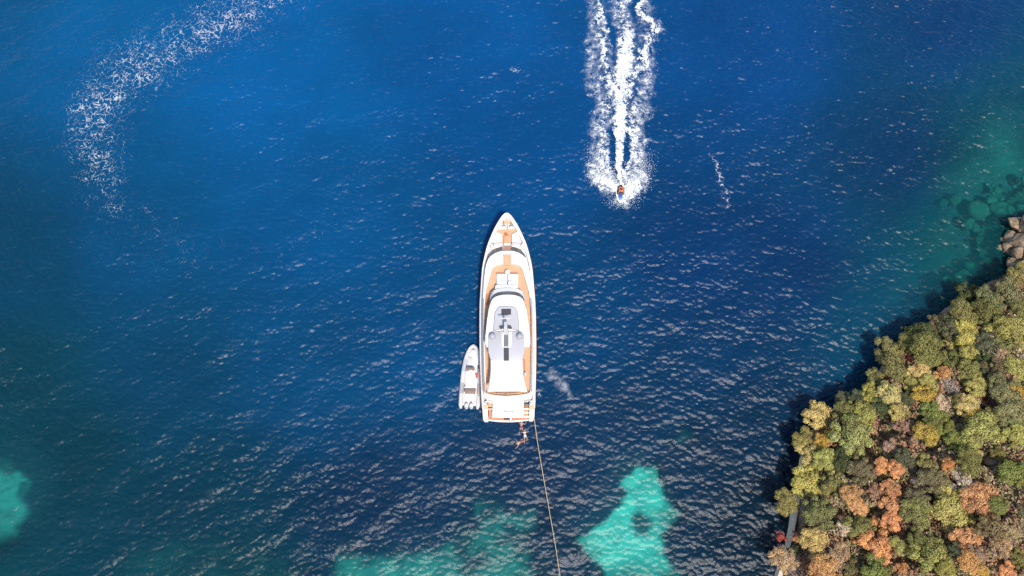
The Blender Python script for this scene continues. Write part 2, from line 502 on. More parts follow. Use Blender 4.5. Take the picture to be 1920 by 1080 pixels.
# ------------------------------------------------------------------ the wooded shore
coast_px = [(2150, 250), (2000, 350), (1925, 400), (1893, 440), (1900, 470), (1886, 505), (1845, 528), (1800, 556), (1740, 598), (1672, 650), (1640, 700), (1590, 742),
            (1530, 778), (1512, 822), (1500, 872), (1488, 948), (1478, 1005), (1456, 1075), (1440, 1140), (1400, 1300)]
coast = [at(px, py).xy for px, py in coast_px]
land_poly = [tuple(c) for c in coast] + [(coast[-1].x, -80), (220, -80), (220, coast[0].y)]
tx = np.arange(20, 150.1, .45); ty = np.arange(-45, 75.1, .45)
TX, TY = np.meshgrid(tx, ty, indexing='xy')
def coast_dist(x, y):
    d = np.full(np.shape(x), 1e9)
    for a_, b_ in zip(coast, coast[1:]):
        e = b_ - a_; L2 = e.length_squared
        tt = np.clip(((x - a_.x) * e.x + (y - a_.y) * e.y) / L2, 0, 1)
        d = np.minimum(d, np.hypot(x - a_.x - tt * e.x, y - a_.y - tt * e.y))
    return np.where(in_poly(x, y, land_poly), d, -d)
def land_z(x, y):
    x = np.asarray(x, float); y = np.asarray(y, float)
    d = coast_dist(x, y)
    d2 = d + (N1(x / 2.2, y / 2.2, 3) - .5) * 1.2
    z = -2.5 + 4.1 * sstep(-1.2, 1.6, d2) + .30 * np.clip(d - 1, 0, None) - .0022 * np.clip(d - 1, 0, 60) ** 2
    return z + (N2(x / 5, y / 5, 4) - .5) * 2.2 * sstep(0, 6, d) + (N3(x / 1.1, y / 1.1, 3) - .5) * .7 * sstep(-1, 1, d)
TZ = land_z(TX, TY); TD = coast_dist(TX, TY)
nyt, nxt = TX.shape
it = np.arange(nyt * nxt).reshape(nyt, nxt)
Ft = np.stack([it[:-1, :-1], it[:-1, 1:], it[1:, 1:], it[1:, :-1]], -1).reshape(-1, 4)
keep = (TD > -3.2)
kf = keep.reshape(-1)[Ft].all(1)
lm, t, pb, out = new_mat('hillside_soil')
tc = node(t, 'ShaderNodeTexCoord')
n_a = node(t, 'ShaderNodeTexNoise'); n_a.inputs['Scale'].default_value = .35; n_a.inputs['Detail'].default_value = 8; n_a.inputs['Roughness'].default_value = .7
t.links.new(tc.outputs['Object'], n_a.inputs['Vector'])
cr = node(t, 'ShaderNodeValToRGB')
cr.color_ramp.elements[0].position = .3; cr.color_ramp.elements[0].color = (.13, .095, .065, 1)
cr.color_ramp.elements[1].position = .72; cr.color_ramp.elements[1].color = (.36, .29, .24, 1)
e = cr.color_ramp.elements.new(.5); e.color = (.26, .17, .12, 1)
t.links.new(n_a.outputs['Fac'], cr.inputs[0]); t.links.new(cr.outputs[0], pb.inputs['Base Color']); pb.inputs['Roughness'].default_value = .95
bmp = node(t, 'ShaderNodeBump'); bmp.inputs['Distance'].default_value = .3
n_b = node(t, 'ShaderNodeTexNoise'); n_b.inputs['Scale'].default_value = 2.5; n_b.inputs['Detail'].default_value = 6
t.links.new(tc.outputs['Object'], n_b.inputs['Vector']); t.links.new(n_b.outputs['Fac'], bmp.inputs['Height']); t.links.new(bmp.outputs[0], pb.inputs['Normal'])
ter_me = np_mesh('hillside', np.stack([TX, TY, TZ], -1).reshape(-1, 3), Ft[kf], lm, True)
tag(add_obj('hillside_terrain', ter_me), 'dry brown hillside rising from the shore', 'hillside', kind='structure')
#@@NEXT
# ------------------------------------------------------------------ foliage materials
def leaf_material(name, use_attr=False):
    m, t, pb, out = new_mat(name)
    if use_attr:
        src = node(t, 'ShaderNodeAttribute', attribute_name='tint').outputs['Color']
    else:
        src = node(t, 'ShaderNodeObjectInfo').outputs['Color']
    geo = node(t, 'ShaderNodeNewGeometry')
    tc = node(t, 'ShaderNodeTexCoord')
    nz = node(t, 'ShaderNodeTexNoise'); nz.inputs['Scale'].default_value = 2.6; nz.inputs['Detail'].default_value = 3
    t.links.new(tc.outputs['Object'], nz.inputs['Vector'])
    v = math_node(t, 'ADD', math_node(t, 'MULTIPLY', geo.outputs['Random Per Island'], .36), math_node(t, 'MULTIPLY', nz.outputs['Fac'], 1.3))
    hsv = node(t, 'ShaderNodeHueSaturation')
    t.links.new(src, hsv.inputs['Color'])
    t.links.new(math_node(t, 'ADD', v, .22), hsv.inputs['Value'])
    t.links.new(math_node(t, 'ADD', math_node(t, 'MULTIPLY', nz.outputs['Fac'], .06), .47), hsv.inputs['Hue'])
    t.links.new(hsv.outputs[0], pb.inputs['Base Color'])
    pb.inputs['Roughness'].default_value = .6
    pb.inputs['Specular IOR Level'].default_value = .25
    tl = node(t, 'ShaderNodeBsdfTranslucent'); t.links.new(hsv.outputs[0], tl.inputs['Color'])
    mx = node(t, 'ShaderNodeMixShader'); mx.inputs[0].default_value = .3
    t.links.new(pb.outputs[0], mx.inputs[1]); t.links.new(tl.outputs[0], mx.inputs[2]); t.links.new(mx.outputs[0], out.inputs['Surface'])
    return m
M['leaf'] = leaf_material('foliage')
M['brush'] = leaf_material('brush', True)
M['bark'] = plain('bark', (.16, .12, .09), .9, .3, 3.0)
M['palebark'] = plain('pale_bark', (.42, .36, .31), .9, .2, 3.0)
M['lime'] = plain('limestone', (.50, .45, .40), .9, .35, 1.3)
M['concrete'] = plain('weathered_wall', (.72, .58, .42), .9, .35, 1.6)

def leaf_quads(P, Nrm, size, g):
    """diamond leaf sprays at P facing roughly Nrm"""
    n = len(P)
    Nrm = Nrm + g.normal(size=(n, 3)) * .36
    Nrm /= np.linalg.norm(Nrm, axis=1, keepdims=True)
    A = np.cross(Nrm, g.normal(size=(n, 3))); A /= np.linalg.norm(A, axis=1, keepdims=True)
    B = np.cross(Nrm, A)
    s = size * (.6 + .8 * g.random((n, 1)))
    V = np.stack([P - A * s, P - B * s * .62 + Nrm * s * .18, P + A * s, P + B * s * .62 + Nrm * s * .18], 1).reshape(-1, 3)
    return V, np.arange(4 * n).reshape(n, 4)
def crown_mesh(seed, lobes=15, leaves=4200, size=.05, flat=.62, open_=0.0):
    g = np.random.default_rng(seed)
    Ps, Ns = [], []
    C, Rr = [(0, 0, flat * .75)], [.40]
    for k in range(lobes):
        a = 2 * math.pi * (k * .618 + g.random() * .25); r = .20 + .56 * math.sqrt((k + .5) / lobes)
        r *= .85 + .3 * g.random()
        C.append((r * math.cos(a), r * math.sin(a), flat * math.sqrt(max(.05, 1 - r * r)) * (.65 + .5 * g.random()))); Rr.append((.11 + .17 * g.random() ** 1.5) * (1.2 - .4 * r))
    tot = sum(r * r for r in Rr)
    for c, r in zip(C, Rr):
        n = int(leaves * r * r / tot)
        D = g.normal(size=(n, 3)); D[:, 2] = np.abs(D[:, 2]) * 1.0 - .45 * g.random(n); D /= np.linalg.norm(D, axis=1, keepdims=True)
        ph = g.random(6) * 6.28
        lump = 1 + .17 * np.sin(7 * D[:, 0] + ph[0]) * np.sin(7 * D[:, 1] + ph[1]) + .12 * np.sin(13 * D[:, 0] + ph[2]) * np.sin(13 * D[:, 1] + ph[3]) 
        rad = r * lump * (.72 + .36 * g.random(n) ** .6)
        keep = g.random(n) > open_
        P = np.array(c) + D * rad[:, None] * np.array([1, 1, .85])
        Ps.append(P[keep]); Ns.append(D[keep])
    P = np.vstack(Ps); Nn = np.vstack(Ns)
    Vv, Ff = leaf_quads(P, Nn, size, g)
    return np_mesh('crown', Vv, Ff, M['leaf'])
def trunk_mesh(seed, mat, limbs=6, spread=.62, up=.55):
    g = random.Random(seed)
    mb = MB()
    mb.tube([(0, 0, -1.6), (.02, .01, -.6), (.05, -.02, .1), (.03, .02, .45)], [.085, .07, .055, .03], 7)
    for k in range(limbs):
        a = 2 * math.pi * (k + g.random() * .6) / limbs; r = spread * (.7 + .5 * g.random()); z = up * (.6 + .5 * g.random())
        z0 = -.25 + .5 * g.random()
        p = [(.04, 0, z0), (r * .45 * math.cos(a), r * .45 * math.sin(a), z0 + (z - z0) * .6), (r * math.cos(a + .2), r * math.sin(a + .2), z)]
        mb.tube(p, [.035, .022, .008], 5)
        for s in (-1, 1):
            q = Vector(p[1]); e = q + Vector((math.cos(a + s * .8), math.sin(a + s * .8), .5)) * r * .45
            mb.tube([q, (q + e) / 2 + Vector((0, 0, .04)), e], [.016, .011, .004], 4)
    o = mb.build('trunk', mat); me = o.data
    bpy.data.objects.remove(o)
    return me
crowns_round = [crown_mesh(100 + i, 24 + 3 * i, 10500, .036, .46 + .03 * i) for i in range(6)]
crowns_loose = [crown_mesh(200 + i, 20, 5000, .038, .52, .18) for i in range(3)]
crowns_small = [crown_mesh(300 + i, 8, 1800, .075, .7) for i in range(3)]
crowns_thin = [crown_mesh(400 + i, 12, 1000, .05, .6, .35) for i in range(2)]
trunks = [trunk_mesh(i, M['bark']) for i in range(3)]
trunks_bare = [trunk_mesh(10 + i, M['palebark'], 11, .85, .6) for i in range(2)]

# ------------------------------------------------------------------ trees, each surveyed where it stands: (x, y, radius) on two enlargements of the shore
PAL = {  # leaf colours
    'dark green': (.085, .095, .034), 'grey-green': (.205, .192, .078), 'mid green': (.185, .172, .052), 'olive': (.235, .205, .070),
    'light green': (.315, .285, .092), 'yellow-green': (.360, .320, .095), 'bright green': (.205, .210, .055), 'yellow': (.440, .350, .130),
    'golden': (.410, .280, .065), 'brown-olive': (.190, .150, .070), 'tan': (.390, .280, .155), 'orange': (.530, .300, .130),
    'rust': (.470, .240, .115), 'red': (.300, .080, .060), 'pink-brown': (.350, .225, .140), 'pale': (.500, .420, .280),
    'dull green': (.115, .115, .055), 'orange-tan': (.500, .275, .110), 'bare': (.380, .310, .250)}
TA = [(1550, 190, 90, 'dark green'), (1680, 230, 90, 'grey-green'), (1830, 190, 110, 'grey-green'), (1890, 60, 90, 'olive'), (1905, 300, 80, 'olive'),
      (1660, 320, 110, 'mid green'), (1500, 320, 90, 'olive'), (1820, 420, 110, 'light green'), (1540, 480, 100, 'yellow-green'), (1410, 540, 50, 'yellow-green'),
      (1560, 590, 80, 'yellow-green'), (1330, 400, 85, 'brown-olive'), (1120, 450, 50, 'olive'), (1220, 480, 90, 'dark green'), (990, 580, 100, 'olive'),
      (1130, 540, 80, 'mid green'), (1260, 580, 105, 'mid green'), (1720, 460, 45, 'bright green'), (1670, 530, 80, 'dull green'), (1800, 560, 90, 'olive'),
      (1780, 640, 75, 'tan'), (1890, 560, 55, 'yellow-green'), (1130, 645, 45, 'red'), (1310, 655, 50, 'pink-brown'), (1225, 665, 38, 'bare'),
      (1450, 670, 80, 'mid green'), (1050, 710, 100, 'grey-green'), (900, 780, 70, 'grey-green'), (1200, 740, 80, 'yellow'), (1150, 810, 60, 'yellow-green'),
      (1270, 810, 60, 'yellow-green'), (1370, 740, 60, 'orange-tan'), (1560, 730, 90, 'olive'), (1750, 720, 90, 'brown-olive'), (1880, 710, 80, 'yellow-green'),
      (1600, 830, 75, 'yellow-green'), (1410, 830, 65, 'bare'), (1770, 830, 85, 'grey-green'), (870, 890, 80, 'yellow-green'), (1010, 890, 90, 'yellow'),
      (1230, 900, 90, 'golden'), (1355, 945, 60, 'pale'), (1425, 930, 42, 'yellow'), (1540, 970, 90, 'yellow'), (930, 975, 65, 'dark green'),
      (780, 930, 70, 'dull green'), (680, 925, 60, 'dull green'), (495, 1030, 95, 'yellow'), (815, 1015, 85, 'light green'), (690, 1010, 80, 'olive'),
      (1060, 1010, 70, 'yellow'), (1300, 1030, 105, 'bright green'), (1600, 1045, 75, 'golden'), (1710, 1040, 65, 'olive'), (1830, 970, 105, 'grey-green'), (1885, 880, 70, 'golden'),
      (1660, 620, 70, 'dark green'), (1440, 430, 80, 'dull green'), (1660, 720, 60, 'dull green'), (1470, 930, 60, 'olive'), (1140, 930, 60, 'dull green')]
TB = [(740, 100, 150, 'light green'), (400, 130, 75, 'olive'), (540, 130, 62, 'golden'), (440, 225, 100, 'yellow'), (560, 290, 80, 'yellow-green'),
      (670, 270, 75, 'dark green'), (430, 430, 110, 'yellow-green'), (610, 440, 80, 'olive'), (270, 570, 85, 'olive'), (800, 345, 95, 'brown-olive'),
      (935, 310, 52, 'orange-tan'), (1040, 340, 60, 'orange'), (730, 510, 75, 'orange-tan'), (510, 640, 120, 'grey-green'), (570, 525, 40, 'rust'),
      (630, 520, 36, 'orange'), (775, 600, 62, 'orange'), (675, 670, 42, 'orange-tan'), (1005, 600, 80, 'orange'), (1010, 690, 68, 'orange'),
      (880, 690, 45, 'orange-tan'), (930, 735, 36, 'orange'), (790, 740, 90, 'olive'), (690, 750, 62, 'pale'), (408, 740, 28, 'red'),
      (350, 800, 48, 'rust'), (236, 805, 38, 'red'), (470, 850, 95, 'yellow'), (265, 965, 95, 'tan'), (600, 820, 42, 'rust'),
      (740, 840, 38, 'orange'), (910, 880, 105, 'orange'), (1060, 870, 62, 'yellow-green'), (1180, 645, 110, 'olive'), (1190, 540, 80, 'brown-olive'),
      (1300, 400, 100, 'brown-olive'), (1190, 430, 50, 'bare'), (1520, 430, 85, 'pale'), (1440, 610, 135, 'yellow-green'), (1625, 565, 115, 'rust'),
      (1745, 590, 60, 'bright green'), (1525, 825, 85, 'orange'), (1700, 740, 100, 'brown-olive'), (1765, 880, 85, 'tan'), (1290, 925, 130, 'light green'),
      (1385, 1020, 75, 'yellow-green'), (1190, 820, 65, 'mid green'), (1610, 930, 62, 'pink-brown'), (1550, 985, 75, 'orange-tan'), (1810, 1040, 62, 'orange'),
      (900, 1040, 105, 'bright green'), (1080, 1040, 55, 'orange-tan'), (530, 1035, 95, 'orange-tan'), (490, 980, 50, 'rust'), (640, 950, 85, 'tan'),
      (725, 1035, 65, 'brown-olive'), (1250, 90, 75, 'golden'), (1320, 30, 75, 'mid green'), (1400, 70, 65, 'bright green'), (1450, 150, 72, 'bright green'),
      (1640, 75, 120, 'yellow-green'), (1560, 165, 70, 'yellow-green'), (1865, 110, 85, 'yellow-green'), (1740, 225, 55, 'olive'), (1860, 370, 100, 'bright green'),
      (1100, 40, 65, 'pink-brown'), (1400, 310, 55, 'orange-tan'), (1260, 310, 70, 'olive'), (1100, 265, 62, 'dull green'), (1540, 285, 90, 'mid green'),
      (1905, 640, 55, 'brown-olive'), (1895, 960, 60, 'olive'), (1370, 520, 65, 'olive'), (1855, 30, 85, 'grey-green'), (340, 900, 50, 'dull green'),
      (1840, 760, 70, 'tan'), (1610, 1040, 60, 'golden'), (1460, 910, 60, 'dull green'), (1000, 470, 60, 'rust'), (890, 500, 60, 'pink-brown'), (1000, 180, 55, 'pink-brown')]
trees = [(1400 + x / 3.692, 500 + y / 3.692, r / 3.692, c) for x, y, r, c in TA] + [(1400 + x / 3.692, 788 + y / 3.692, r / 3.692, c) for x, y, r, c in TB]
# landmarks of the wood that a label can name: index -> phrase
LAND = {}
def landmark(px, py, phrase):
    k = min(range(len(trees)), key=lambda i: (trees[i][0] - px) ** 2 + (trees[i][1] - py) ** 2)
    LAND[k] = phrase
B_ = lambda x, y: (1400 + x / 3.692, 788 + y / 3.692)
A_ = lambda x, y: (1400 + x / 3.692, 500 + y / 3.692)
landmark(*B_(1625, 565), 'large rust-orange tree'); landmark(*B_(910, 880), 'big bright orange tree'); landmark(*B_(1290, 925), 'big light green tree')
landmark(*B_(236, 805), 'dark red shrub'); landmark(*B_(740, 100), 'broad light green shore tree'); landmark(*A_(1820, 420), 'round light green tree')
landmark(*A_(1410, 830), 'bare grey tree'); landmark(*A_(495, 1030), 'yellow corner tree'); landmark(*A_(1130, 645), 'small red shrub'); landmark(*B_(1520, 430), 'pale spiky tree')
LLAB = {'large rust-orange tree': 'large rust-orange round tree, the most vivid crown near the frame edge', 'big bright orange tree': 'big bright orange clumped tree near the foot of the wood',
        'big light green tree': 'big light green tree standing alone among brown scrub low on the hillside', 'dark red shrub': 'small dark red shrub hanging over the water beside the pale wall',
        'broad light green shore tree': 'broad light green shore tree, the widest crown behind the yellow corner tree', 'round light green tree': 'round light green tree high on the wooded slope',
        'bare grey tree': 'bare grey tree with leafless twigs among yellow crowns', 'yellow corner tree': 'yellow-leaved tree at the outermost corner of the wooded point',
        'small red shrub': 'small reddish brown shrub between green crowns on the upper shore', 'pale spiky tree': 'pale cream spiky tree just above the large rust-orange tree'}
def side_of(dx, dy):
    if abs(dx) > 2 * abs(dy): return 'right of' if dx > 0 else 'left of'
    if abs(dy) > 2 * abs(dx): return 'below' if dy > 0 else 'above'
    return ('below ' if dy > 0 else 'above ') + ('and right of' if dx > 0 else 'and left of')
cols = {}
for i, (px, py, r, c) in enumerate(trees):
    if i in LAND: continue
    k = min(LAND, key=lambda j: (trees[j][0] - px) ** 2 + (trees[j][1] - py) ** 2)
    d = math.hypot(px - trees[k][0], py - trees[k][1])
    cols.setdefault((c, side_of(px - trees[k][0], py - trees[k][1]), LAND[k]), []).append((d, i))
ORD = ['', 'second nearest ', 'third nearest ', 'fourth nearest ', 'fifth nearest ']
tree_label = {k: LLAB[v] for k, v in LAND.items()}
LEAFY = {'bare': 'bare-twigged pale', 'pale': 'pale cream', 'yellow': 'pale yellow', 'tan': 'dry tan', 'red': 'dark red'}
for (c, sd, lm_), lst in cols.items():
    lst.sort()
    for n, (d, i) in enumerate(lst):
        kind = 'shrub' if trees[i][2] < 14 else 'tree'
        first = 'nearest ' if len(lst) > 1 and n == 0 else ORD[n]
        tree_label[i] = f"{first}{LEAFY.get(c, c)}{'' if c == 'bare' else '-leaved'} {kind} {sd} the {lm_}"
def ground_hit(px, py, dz):
    z = 5.0
    for _ in range(14):
        p = at(px, py, z)
        z = .5 * z + .5 * (max(.6, float(land_z(p.x, p.y))) + dz)
    return at(px, py, z), z - dz
for i, (px, py, r, c) in enumerate(trees):
    small = r < 14
    dz = 1.15 if small else 1.75 + r * .025
    if py < 800: dz *= .88
    p, gz = ground_hit(px, py, dz)
    rad = r * depth_of(py, gz + dz) / FPX * 1.27
    g = random.Random(i * 7 + 1)
    name = 'shrub' if small else ('bare_tree' if c == 'bare' else 'tree')
    root = empty(name, (p.x, p.y, gz), g.random() * 6.28)
    tag(root, tree_label[i], 'shrub' if small else 'tree', 'shrubs of the shore wood' if small else 'trees of the shore wood')
    bare = c == 'bare'
    if bare: cm = g.choice(crowns_thin)
    elif small: cm = g.choice(crowns_small)
    elif c in ('tan', 'pale', 'brown-olive', 'pink-brown'): cm = g.choice(crowns_loose + crowns_round[:2])
    else: cm = g.choice(crowns_round)
    tr_ = add_obj('trunk', g.choice(trunks_bare if bare or c in ('pale', 'tan') else trunks), root)
    cr_ = add_obj('crown', cm, root)
    s = rad
    sz_ = s * (.85 + .3 * g.random())
    h0 = dz - .45 * sz_
    for o in (tr_, cr_):
        o.location = (0, 0, h0); o.scale = (s * (.84 + .3 * g.random()), s * (.84 + .3 * g.random()), sz_)
    tr_.scale = (s, s, max(sz_, (h0 + .5) / 1.6)); 
    col = PAL[c]
    k = 1.28 + .24 * g.random()
    cr_.color = (col[0] * k * (.93 + .14 * g.random()), col[1] * k, col[2] * k * (.9 + .2 * g.random()), 1)

# ------------------------------------------------------------------ undergrowth: a low tangle of brush that covers the slope
g = np.random.default_rng(55)
n = 360000
ux, uy = 34 + g.random(n) * 62, -16 + g.random(n) * 66
d = coast_dist(ux, uy)
dens_u = N2(ux / 2.4, uy / 2.4, 3)
upx, upy = to_px(ux, uy, 6.0)
ok = (d > .5) & (g.random(n) < sstep(.18, .5, dens_u) + .25) & (upx < 2080) & (upy < 1200)
ux, uy, d, dens_u = ux[ok], uy[ok], d[ok], dens_u[ok]
uz = land_z(ux, uy) + sstep(.20, .58, dens_u) * 3.0 * (.35 + .65 * N3(ux / .8, uy / .8, 2)) * (.6 + .4 * g.random(len(ux)))
Nn = np.tile([0., 0, 1.0], (len(ux), 1)) + g.normal(size=(len(ux), 3)) * .5
Vu, Fu = leaf_quads(np.stack([ux, uy, uz], -1), Nn, .17, g)
ume = np_mesh('undergrowth', Vu, Fu, M['brush'])
pal = np.array([(.20, .17, .07), (.33, .18, .10), (.27, .13, .08), (.16, .15, .065), (.37, .28, .17), (.24, .19, .09), (.19, .13, .08)])
sel = np.clip((N1(ux / 5 + 9, uy / 5, 3) * 9 - 1.2 + g.normal(size=len(ux)) * .8).astype(int), 0, 6)
_, upy2 = to_px(ux, uy, uz)
tint = pal[sel] * 1.4
tint = np.concatenate([tint, np.ones((len(ux), 1))], 1).repeat(4, 0)
a = ume.attributes.new('tint', 'FLOAT_COLOR', 'POINT'); a.data.foreach_set('color', tint.astype(np.float32).ravel())
tag(add_obj('undergrowth', ume), 'low dry brush and heath covering the ground between the trees', 'undergrowth', kind='stuff')

# ------------------------------------------------------------------ rocks
def rock_mesh(seed, flat=.7):
    bm = bmesh.new()
    bmesh.ops.create_icosphere(bm, subdivisions=3, radius=1)
    g = np.random.default_rng(seed)
    cuts = [(Vector(g.normal(size=3)).normalized(), .62 + .3 * g.random()) for _ in range(11)]
    off = g.random(3) * 50
    for v in bm.verts:
        for nn, dd in cuts:
            k = v.co.dot(nn)
            if k > dd: v.co -= nn * (k - dd) * .92
        nv = float(N1(np.array(v.co.x * 2.3 + off[0]), np.array(v.co.y * 2.3 + v.co.z * 1.7 + off[1]), 3)) - .5
        v.co *= 1 + nv * .28
        v.co.z *= flat
    me = bpy.data.meshes.new('rock'); bm.to_mesh(me); bm.free()
    me.materials.append(M['lime'])
    return me
rocks_me = [rock_mesh(i, .6 + .1 * (i % 3)) for i in range(6)]
def rock_material():
    m, t, pb, out = new_mat('shore_limestone')
    tc = node(t, 'ShaderNodeTexCoord')
    n1 = node(t, 'ShaderNodeTexNoise'); n1.inputs['Scale'].default_value = 1.6; n1.inputs['Detail'].default_value = 9; n1.inputs['Roughness'].default_value = .7
    t.links.new(tc.outputs['Object'], n1.inputs['Vector'])
    cr = node(t, 'ShaderNodeValToRGB')
    cr.color_ramp.elements[0].position = .34; cr.color_ramp.elements[0].color = (.05, .04, .03, 1)
    cr.color_ramp.elements[1].position = .66; cr.color_ramp.elements[1].color = (.42, .33, .245, 1)
    e = cr.color_ramp.elements.new(.46); e.color = (.24, .16, .09, 1)
    t.links.new(n1.outputs['Fac'], cr.inputs[0]); t.links.new(cr.outputs[0], pb.inputs['Base Color']); pb.inputs['Roughness'].default_value = .9
    b = node(t, 'ShaderNodeBump'); b.inputs['Distance'].default_value = .25; t.links.new(n1.outputs['Fac'], b.inputs['Height']); t.links.new(b.outputs[0], pb.inputs['Normal'])
    return m
M['shorerock'] = rock_material()
for me in rocks_me: me.materials[0] = M['shorerock']
shore_rocks = [  # px, py, radius m, z, label
    (1906, 420, 1.9, 1.0, 'topmost tawny boulder of the shore rocks at the frame edge'), (1897, 447, 1.5, .6, 'pale angular boulder jutting towards the water below the tawny boulder'),
    (1915, 452, 2.0, 1.5, 'large white limestone block behind the pale angular boulder'), (1893, 466, 1.4, .3, 'low grey boulder at the waterline in the middle of the shore rocks'),
    (1912, 478, 1.7, 1.2, 'brown cracked boulder between the white block and the trees'), (1900, 496, 1.4, .7, 'lowest pale ledge rock just above the treetops'),
    (1925, 500, 1.8, 2.0, 'dark brown boulder at the frame edge beside the lowest ledge rock'), (1930, 425, 2.2, 1.7, 'weathered grey boulder behind the topmost tawny boulder'),
    (1866, 538, 1.1, .8, 'small pale rock peeking out beneath the shore trees'), (1880, 450, .6, .0, 'small rock awash in front of the pale angular boulder'),
    (1874, 464, .7, -.05, 'flat rock awash left of the low grey boulder')]
for i, (px, py, r, z, lab) in enumerate(shore_rocks):
    p = at(px, py, z)
    o = add_obj('boulder', rocks_me[i % 6]); o.location = p; o.scale = (r * .85, r * .7, r * .75); o.rotation_euler = (.2 * (i % 3), .3, i * 1.7)
    tag(o, lab, 'boulder', 'boulders along the shore')
outcrops = [(1180, 160, 60, 'pale limestone outcrop above the rust-coloured shrubs in mid wood'), (985, 245, 45, 'pale rock showing between olive crowns above the orange trees'), (1135, 330, 35, 'small white rock right of the orange tree'),
            (1690, 285, 55, 'pale scree rock by the track near the frame edge'), (1245, 510, 26, 'narrow grey rock beneath the dark brown-olive tree'), (1745, 680, 26, 'lone white stone below the large rust-orange tree'),
            (1805, 235, 32, 'pale stone beside the yellow-green trees near the frame edge'), (1170, 425, 52, 'broad whitish rock left of the dark brown-olive tree'), (1770, 420, 45, 'tan rock slab on the bare slope above the rust-orange tree'),
            (720, 730, 40, 'pale rock among tan scrub near the pale wall')]
for i, (x, y, r, lab) in enumerate(outcrops):
    p, gz = ground_hit(1400 + x / 3.692, 788 + y / 3.692, .5)
    s = r / 3.692 / 15
    o = add_obj('outcrop', rocks_me[(i + 2) % 6]); o.location = (p.x, p.y, gz + .55); o.scale = (s * 1.2, s, s); o.rotation_euler = (.2, .1 * i, i * 2.1)
    tag(o, lab, 'rock', 'rocks in the wood')
# rocks lying under the clear shallow water by the shore
g = np.random.default_rng(91)
mbv, mbf, off_ = [], [], 0
base = [np.array([v.co[:] for v in me.vertices]) for me in rocks_me]; bf = [np.array([p.vertices[:] for p in me.polygons]) for me in rocks_me]
for k in range(50):
    px, py = 1770 + 170 * g.random(), 330 + 230 * g.random()
    p = at(px, py, -1.5); dd = float(coast_dist(np.array([p.x]), np.array([p.y]))[0])
    if dd > -.3 or dd < -9: continue
    r = .3 + 1.5 * g.random() ** 3; a_ = g.random() * 6.28; j = k % 6
    Vr = base[j] * r; Vr = np.stack([Vr[:, 0] * math.cos(a_) - Vr[:, 1] * math.sin(a_), Vr[:, 0] * math.sin(a_) + Vr[:, 1] * math.cos(a_), Vr[:, 2]], -1)
    Vr += (p.x, p.y, -.75 + dd * .28)
    mbv.append(Vr); mbf.append(bf[j] + off_); off_ += len(Vr)
M['wetrock'] = plain('weedy_rock', (.30, .27, .19), .9, .5, .8)
sr = np_mesh('submerged_rocks', np.vstack(mbv), np.vstack(mbf), M['wetrock'], True)
tag(add_obj('submerged_rocks', sr), 'scattered boulders under the clear green shallows', 'rocks', kind='stuff')

# ------------------------------------------------------------------ pale wall along the foot of the wood
wall_px = [(1514, 818), (1503, 868), (1496, 905), (1489, 950), (1480, 1000), (1469, 1040), (1458, 1078), (1446, 1130)]
wp = [at(px, py, 0) for px, py in wall_px]
mb = MB(); rows = []
for i, p in enumerate(wp):
    dvec = (wp[min(i + 1, len(wp) - 1)] - wp[max(i - 1, 0)]).normalized(); nrm = Vector((dvec.y, -dvec.x, 0))
    if nrm.x > 0: nrm = -nrm          # towards the water
    j = .12 * math.sin(i * 2.3)
    rows.append([p + nrm * .5 + Vector((0, 0, -1.6)), p + nrm * (.22 + j) + Vector((0, 0, .1)), p + nrm * (.08 + j) + Vector((0, 0, .6 + j)), p - nrm * .25 + Vector((0, 0, .75 + j)), p - nrm * .3 + Vector((0, 0, -1.6))])
mb.loft(rows, False, False)
w_o = mb.build('shore_wall', M['concrete'], None, False)
tag(w_o, 'straight pale stone wall at the waterline under overhanging trees', 'wall')
